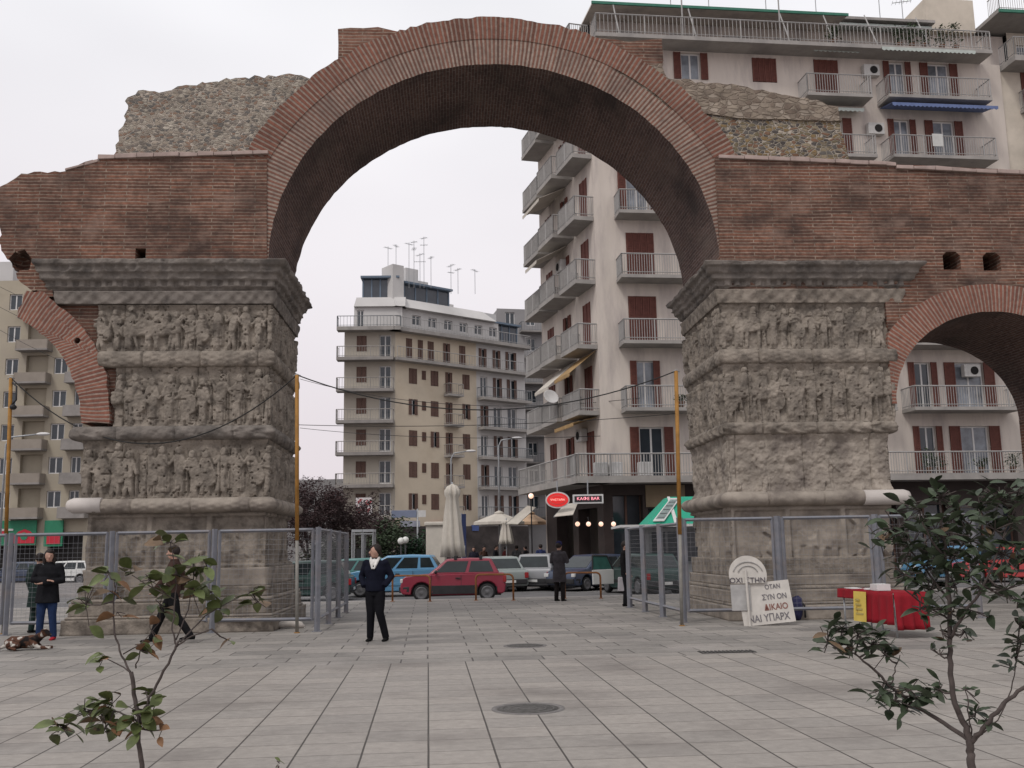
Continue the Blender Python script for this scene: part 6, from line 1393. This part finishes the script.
TR = [(308, 62, 7.2, 1.0, 31, 'bare reddish brown tree right beside the left pier'), (332, 60, 7.7, 1.1, 32, 'tallest bare reddish brown tree between the pier and the yellow block'), (356, 63, 6.2, 1.1, 33, 'bare dark tree partly covering the billboard block'), (381, 61, 4.0, 1.0, 34, 'low bare dark tree nearest the grey blue direction sign')]
for px_, Y, h, s_, sd, lb_ in TR: twig_tree('bare_tree', lb_, 'tree', tx(px_, Y), Y, h, s_, sd, (.045, .032, .03), (.05, .028, .028), 7500, 6, 'bare reddish trees at the end of the square', .16, .085)
def bush(label, px, Y, w, h, seed, col, n=1500, name='evergreen_bush'):
    rs = random.Random(seed); x = tx(px, Y); t = thing(name, label, 'bush', (x, Y, 0), 'bushes below the trees'); st = MB()
    for k in range(7): a = rs.uniform(0, 6.28); st.tube([(x, Y, 0), (x+math.cos(a)*w*.3, Y+math.sin(a)*w*.2, h*.5), (x+math.cos(a)*w*.45, Y+math.sin(a)*w*.3, h*.85)], [.04, .025, .01], n=5, cap=False)
    st.build('stems', plain('bush_bark', (.06, .045, .04), .9, .2, 9), t, recalc=False); f = MB()
    lob = [(rs.uniform(-.35, .35)*w, rs.uniform(-.25, .25)*w, rs.uniform(.3, .75)*h, rs.uniform(.2, .34)) for _ in range(8)]
    for k in range(n):
        l = rs.choice(lob); v = Vector((rs.gauss(0, 1), rs.gauss(0, 1), rs.gauss(0, 1))).normalized()*(rs.random()**.4)
        p = Vector((x+l[0]+v.x*l[3]*w, Y+l[1]+v.y*l[3]*w*.7, max(.05, l[2]+v.z*l[3]*h))); a = rs.uniform(0, 6.28); dv = Vector((math.cos(a), math.sin(a), rs.uniform(-.5, .7))).normalized()*.11; e = dv.cross(Vector((rs.gauss(0, 1), rs.gauss(0, 1), 1))).normalized()*.05; f.quad(p-dv, p+e, p+dv, p-e)
    f.build('foliage', plain('bush_leaf_%d' % seed, col, .7, .4, .9), t, recalc=False)
for i, (px_, Y, w, h, c) in enumerate(((318, 56, 3.5, 2.6, (.04, .045, .03)), (345, 57, 3.6, 3.0, (.045, .035, .03)), (372, 56, 3.4, 3.2, (.035, .04, .025)), (392, 55, 2.6, 3.6, (.04, .06, .03)), (414, 57, 2.2, 2.6, (.03, .07, .035)))):
    bush('%s dark bush below the bare trees' % ('the one closest to the left pier among the', 'brownish second', 'dense', 'tall', 'greener small')[i] if i else 'dark bush closest to the left pier below the bare trees', px_, Y, w, h, 70+i, c)

# ============================================================ SAPLINGS IN FRONT
m_leafA = plain('glossy_leaf', (.085, .105, .036), .45, .55, 9, spec=.28); m_leafB = plain('yellowing_leaf', (.19, .10, .05), .65, .4, 12); m_leafD = plain('dark_glossy_leaf', (.046, .064, .036), .48, .5, 9, spec=.3)
m_twig = plain('sapling_bark', (.075, .06, .055), .85, .25, 25, bump=.003); m_twigp = plain('pale_twig', (.20, .17, .15), .8, .2, 25)
m_cut = plain('brown_leaf_underside', (.13, .085, .05), .6, .3, 12)
def leafmesh(mb, base, d, L, w, fold, droop, rs):
    d = d.normalized(); s_ = d.cross(Vector((rs.gauss(0, .6), rs.gauss(0, .6), 1))); s_ = s_.normalized() if s_.length > .01 else Vector((1, 0, 0)); n = s_.cross(d).normalized()
    if n.z < 0 and rs.random() < .8: n = -n
    prof = [(0, .0), (.15, .45), (.35, .9), (.55, 1.0), (.75, .78), (.9, .38), (1, 0)]
    C = []; Lf = []; Rt = []
    for t, k in prof:
        c = base+d*(L*t)-n*(droop*L*t*t)+Vector((0, 0, -droop*.6*L*t*t)); C.append(c); wv = n*(fold*w*k)
        Lf.append(c+s_*(w*k)+wv); Rt.append(c-s_*(w*k)+wv)
    vs = C+Lf+Rt; m = len(prof); fs = []
    for i in range(m-1):
        fs.append((i, i+1, m+i+1, m+i)); fs.append((i+1, i, 2*m+i, 2*m+i+1))
    mb.add(vs, fs, smooth=True)
def sapling(label, Y, stems, clusters, seed, leafm, Lr, wr_, twr, name='magnolia_sapling', nmul=1.0, zb=0, brown=.10, ymin=.02):
    """stems: lists of (px,py,dy,radius); clusters: (px,py,dy,n,spread px)"""
    rs = random.Random(seed)
    def P(px, py, dy=0): return aty(px, py, Y+dy)
    g0 = P(*stems[0][0][:3]); t = thing(name, label, 'sapling', (g0.x, Y, 0)); tr_ = MB(); tw = MB(); allp = []
    first = True
    for st in stems:
        pts = [P(*q[:3]) for q in st]; rad = [q[3] for q in st]
        if first: pts = [Vector((pts[0].x, Y, -.02))]+pts; rad = [rad[0]*1.25]+rad
        # smooth wobble
        pp = []; rr_ = []
        for i in range(len(pts)-1):
            k = 4
            for j in range(k):
                u = j/k; pp.append(pts[i].lerp(pts[i+1], u)+Vector((rs.gauss(0, .003), rs.gauss(0, .004), 0))); rr_.append(rad[i]+(rad[i+1]-rad[i])*u)
        pp.append(pts[-1]); rr_.append(rad[-1]); (tr_ if first else tw).tube(pp, rr_, n=8); allp += pp[5:] if first else pp
        first = False
    tro = tr_.build('trunk', m_twig, t); 
    lf = MB(); ly = MB(); lu_ = MB()
    for cl_ in clusters:
        px, py, dy, n, sp = cl_[:5]; yel = cl_[5] if len(cl_) > 5 else ymin; c = P(px, py, dy); k = Y/FPX; sc_ = cl_[6] if len(cl_) > 6 else 1
        near = min(allp, key=lambda q: (q-c).length)
        if (near-c).length > .03: 
            mid = near.lerp(c, .5)+Vector((0, rs.gauss(0, .01), -.01)); tw.tube([near, mid, c], [.005*twr, .004*twr, .0028*twr], n=5)
        for i in range(int(n*nmul+.5)):
            b_ = c+Vector((rs.gauss(0, sp*k*.32), rs.gauss(0, sp*k*.4), rs.gauss(0, sp*k*.3))); a = rs.uniform(0, 6.283); d = Vector((math.cos(a), math.sin(a)*.9, rs.uniform(-.7, .75)+zb))
            d = d.normalized(); L = rs.uniform(*Lr)*sc_; tgt = ly if rs.random() < yel else (lu_ if rs.random() < brown else lf)
            leafmesh(tgt, b_, d, L, L*rs.uniform(*wr_), rs.uniform(.1, .5), rs.uniform(0, .3), rs)
            tw.tube([c.lerp(b_, .0), b_], .0022*twr, n=4, cap=False)
    tw.build('branches', m_twig, t, recalc=False)
    for mb_, mt, nm in ((lf, leafm, 'leaves'), (lu_, m_cut, 'leaves'), (ly, m_leafB, 'leaves')):
        if mb_.v: mb_.build(nm, mt, t, recalc=False, label={'leaves': None}.get(nm))
    return t
SA = [[(142, 772, 0, .013), (139.5, 742, 0, .012), (139, 715, 0, .011), (136, 701, 0, .011), (131, 672, 0, .011)],
      [(131, 674, 0, .006), (123, 656, .02, .005), (114, 633, .04, .005), (113.5, 601, .05, .004), (115, 580, .05, .003)],
      [(140, 716, 0, .008), (147.6, 704, -.02, .007), (160, 678, -.05, .007), (175, 649, -.08, .006), (180, 640, -.08, .005)],
      [(177, 647, -.08, .005), (172, 630, -.1, .004), (175, 605, -.1, .0035), (177, 580, -.1, .003), (172, 548, -.1, .0025)],
      [(177, 646, -.08, .004), (192, 636, -.1, .0035), (212, 629, -.12, .003)], [(176, 640, -.08, .004), (188, 610, -.03, .003), (194, 575, 0, .0025)],
      [(180, 642, -.08, .004), (205, 616, .05, .003), (232, 600, .08, .0025), (252, 592, .08, .002)], [(131, 672, 0, .004), (118, 664, .05, .003), (104, 658, .08, .002)],
      [(138, 722, 0, .006), (120, 712, .06, .004), (98, 708, .1, .0035), (72, 718, .12, .003)], [(136, 668, 0, .004), (140, 652, -.05, .003), (143, 640, -.05, .002)],
      [(122, 654, .02, .004), (140, 645, .05, .0025), (160, 622, .05, .002)], [(176, 600, -.1, .003), (150, 586, -.1, .0025), (132, 575, -.1, .002)]]
CA = [(171, 542, -.1, 5, 16), (193, 562, 0, 3, 14), (207, 566, 0, 3, 14), (178, 575, -.1, 7, 24), (150, 580, -.1, 6, 20), (128, 575, -.1, 3, 14), (109, 574, .05, 3, 12), (114, 594, .05, 3, 14, .5), (117, 612, .05, 2, 10, .6), (86, 605, .06, 6, 22), (192, 592, 0, 8, 26), (212, 592, 0, 5, 20), (160, 604, .05, 5, 20), (220, 608, .08, 4, 18), (250, 594, .08, 4, 16), (258, 602, .08, 3, 16), (150, 628, .05, 2, 14, .5), (104, 657, .08, 5, 16, .1, .7), (141, 645, -.05, 4, 14, .4, .7), (146, 652, -.05, 2, 10, .8, .8),
      (62, 728, .12, 7, 20, .05), (84, 712, .1, 7, 22, .08), (98, 712, .1, 7, 20, .03), (112, 704, .08, 4, 16), (104, 730, .05, 5, 16, 0, 1.1), (138, 712, 0, 8, 22, .18, 1.1), (152, 712, -.05, 5, 16, .2), (140, 728, -.02, 4, 14, .3), (118, 724, .05, 3, 14, .6), (162, 730, -.05, 2, 8, .9, .8), (146, 692, -.02, 2, 10), (228, 640, 0, 1, 6, .1, .7)]
sapling('leafy magnolia sapling with browning leaves in front of the left pier', 5.2, SA, CA, 3, m_leafA, (.075, .115), (.25, .33), 1, nmul=1.6)
SB = [[(971.6, 772, 0, .021), (971, 755, 0, .019), (969.6, 742, 0, .018), (964, 722, 0, .015), (954, 703, 0, .014), (950, 664, 0, .013), (950, 637, 0, .012), (948, 586, 0, .010), (944, 545, 0, .008), (940, 505, 0, .005)],
      [(969, 741, 0, .011), (945, 723, .1, .010), (917, 707, .15, .009), (890, 686, .2, .007), (872, 668, .2, .006), (855, 654, .2, .004), (832, 645, .2, .003)],
      [(971, 744, 0, .012), (980, 733, -.05, .011), (993, 716, -.1, .010), (1008, 700, -.12, .009), (1030, 683, -.15, .008), (1060, 660, -.15, .006)],
      [(950, 640, 0, .008), (962, 615, -.1, .007), (979, 594, -.15, .006), (995, 560, -.2, .005), (1010, 520, -.2, .004), (1020, 495, -.2, .003)],
      [(949, 600, 0, .006), (930, 575, .1, .005), (910, 550, .15, .004), (893, 528, .15, .003)], [(945, 560, 0, .005), (925, 530, -.1, .004), (918, 508, -.1, .003)],
      [(947, 570, 0, .005), (965, 540, .1, .004), (975, 510, .1, .003)], [(972, 736, 0, .004), (968, 710, -.05, .0035), (966, 685, -.05, .002)], [(975, 740, 0, .004), (998, 720, 0, .003), (1012, 690, 0, .003), (1016, 660, 0, .002)],
      [(890, 686, .2, .004), (895, 672, .2, .003), (900, 655, .2, .002)], [(950, 620, 0, .005), (925, 605, .1, .004), (905, 590, .1, .003)]]
CB = [(940, 497, 0, 11, 26), (920, 510, -.1, 9, 26), (898, 528, .15, 9, 26), (880, 540, .15, 7, 24), (912, 545, .1, 10, 28), (935, 530, 0, 12, 28), (958, 515, .1, 10, 26), (978, 508, .1, 10, 26), (1000, 500, -.2, 10, 26), (1018, 492, -.2, 9, 24), (1015, 520, -.2, 9, 26), (995, 530, -.2, 10, 28), (970, 540, .05, 10, 28), (950, 555, 0, 10, 28), (925, 565, .1, 9, 26), (905, 575, .1, 8, 24), (978, 562, -.1, 9, 26), (1003, 555, -.2, 9, 26), (1020, 560, -.2, 7, 24), (930, 590, .1, 8, 24), (955, 585, 0, 8, 24), (980, 585, -.15, 8, 26), (1005, 590, -.2, 7, 26), (920, 608, .1, 6, 22, .12), (945, 610, 0, 7, 22), (970, 610, -.1, 6, 22), (965, 632, 0, 4, 16), (942, 632, 0, 3, 16), (1018, 600, -.1, 5, 20), (1020, 622, -.1, 4, 16),
      (828, 642, .2, 7, 20, 0, 1), (842, 628, .2, 7, 22, 0, 1), (858, 634, .2, 8, 22), (872, 645, .2, 8, 22), (885, 655, .2, 6, 20), (852, 650, .2, 5, 18), (880, 690, .18, 7, 20), (895, 700, .18, 8, 22), (910, 690, .15, 7, 20), (926, 693, .12, 7, 20), (940, 690, .1, 4, 14, 0, .8), (905, 708, .15, 4, 16), (940, 655, 0, 3, 14, 0, .8), (966, 690, -.05, 3, 12, 0, .7), (976, 712, 0, 5, 16, .05, .8), (985, 720, -.05, 3, 12), (1014, 656, 0, 4, 14, 0, .9), (1010, 668, 0, 3, 12, 0, .8), (1022, 640, -.1, 3, 14)]
sapling('dense dark magnolia sapling in front of the right pier', 4.9, SB, CB, 5, m_leafD, (.065, .105), (.17, .23), 1.15, nmul=2.1, zb=.3, brown=.03, ymin=0)
# small shoot tip at the bottom edge
SC_ = [[(281, 800, 0, .006), (280, 778, 0, .005), (278.5, 766, 0, .004)]]
sapling('tiny green shoot tip poking up at the bottom edge', 4.4, SC_, [(278, 762, 0, 3, 6, 0, .3)], 9, m_leafA, (.085, .12), (.2, .28), 1, 'young_shoot')
tag(struct_grass := MB().box((-.01, -.01, -.01), (.01, .01, -.005)).build('soil_fleck', MATS['earth'], None), None, None) if False else None
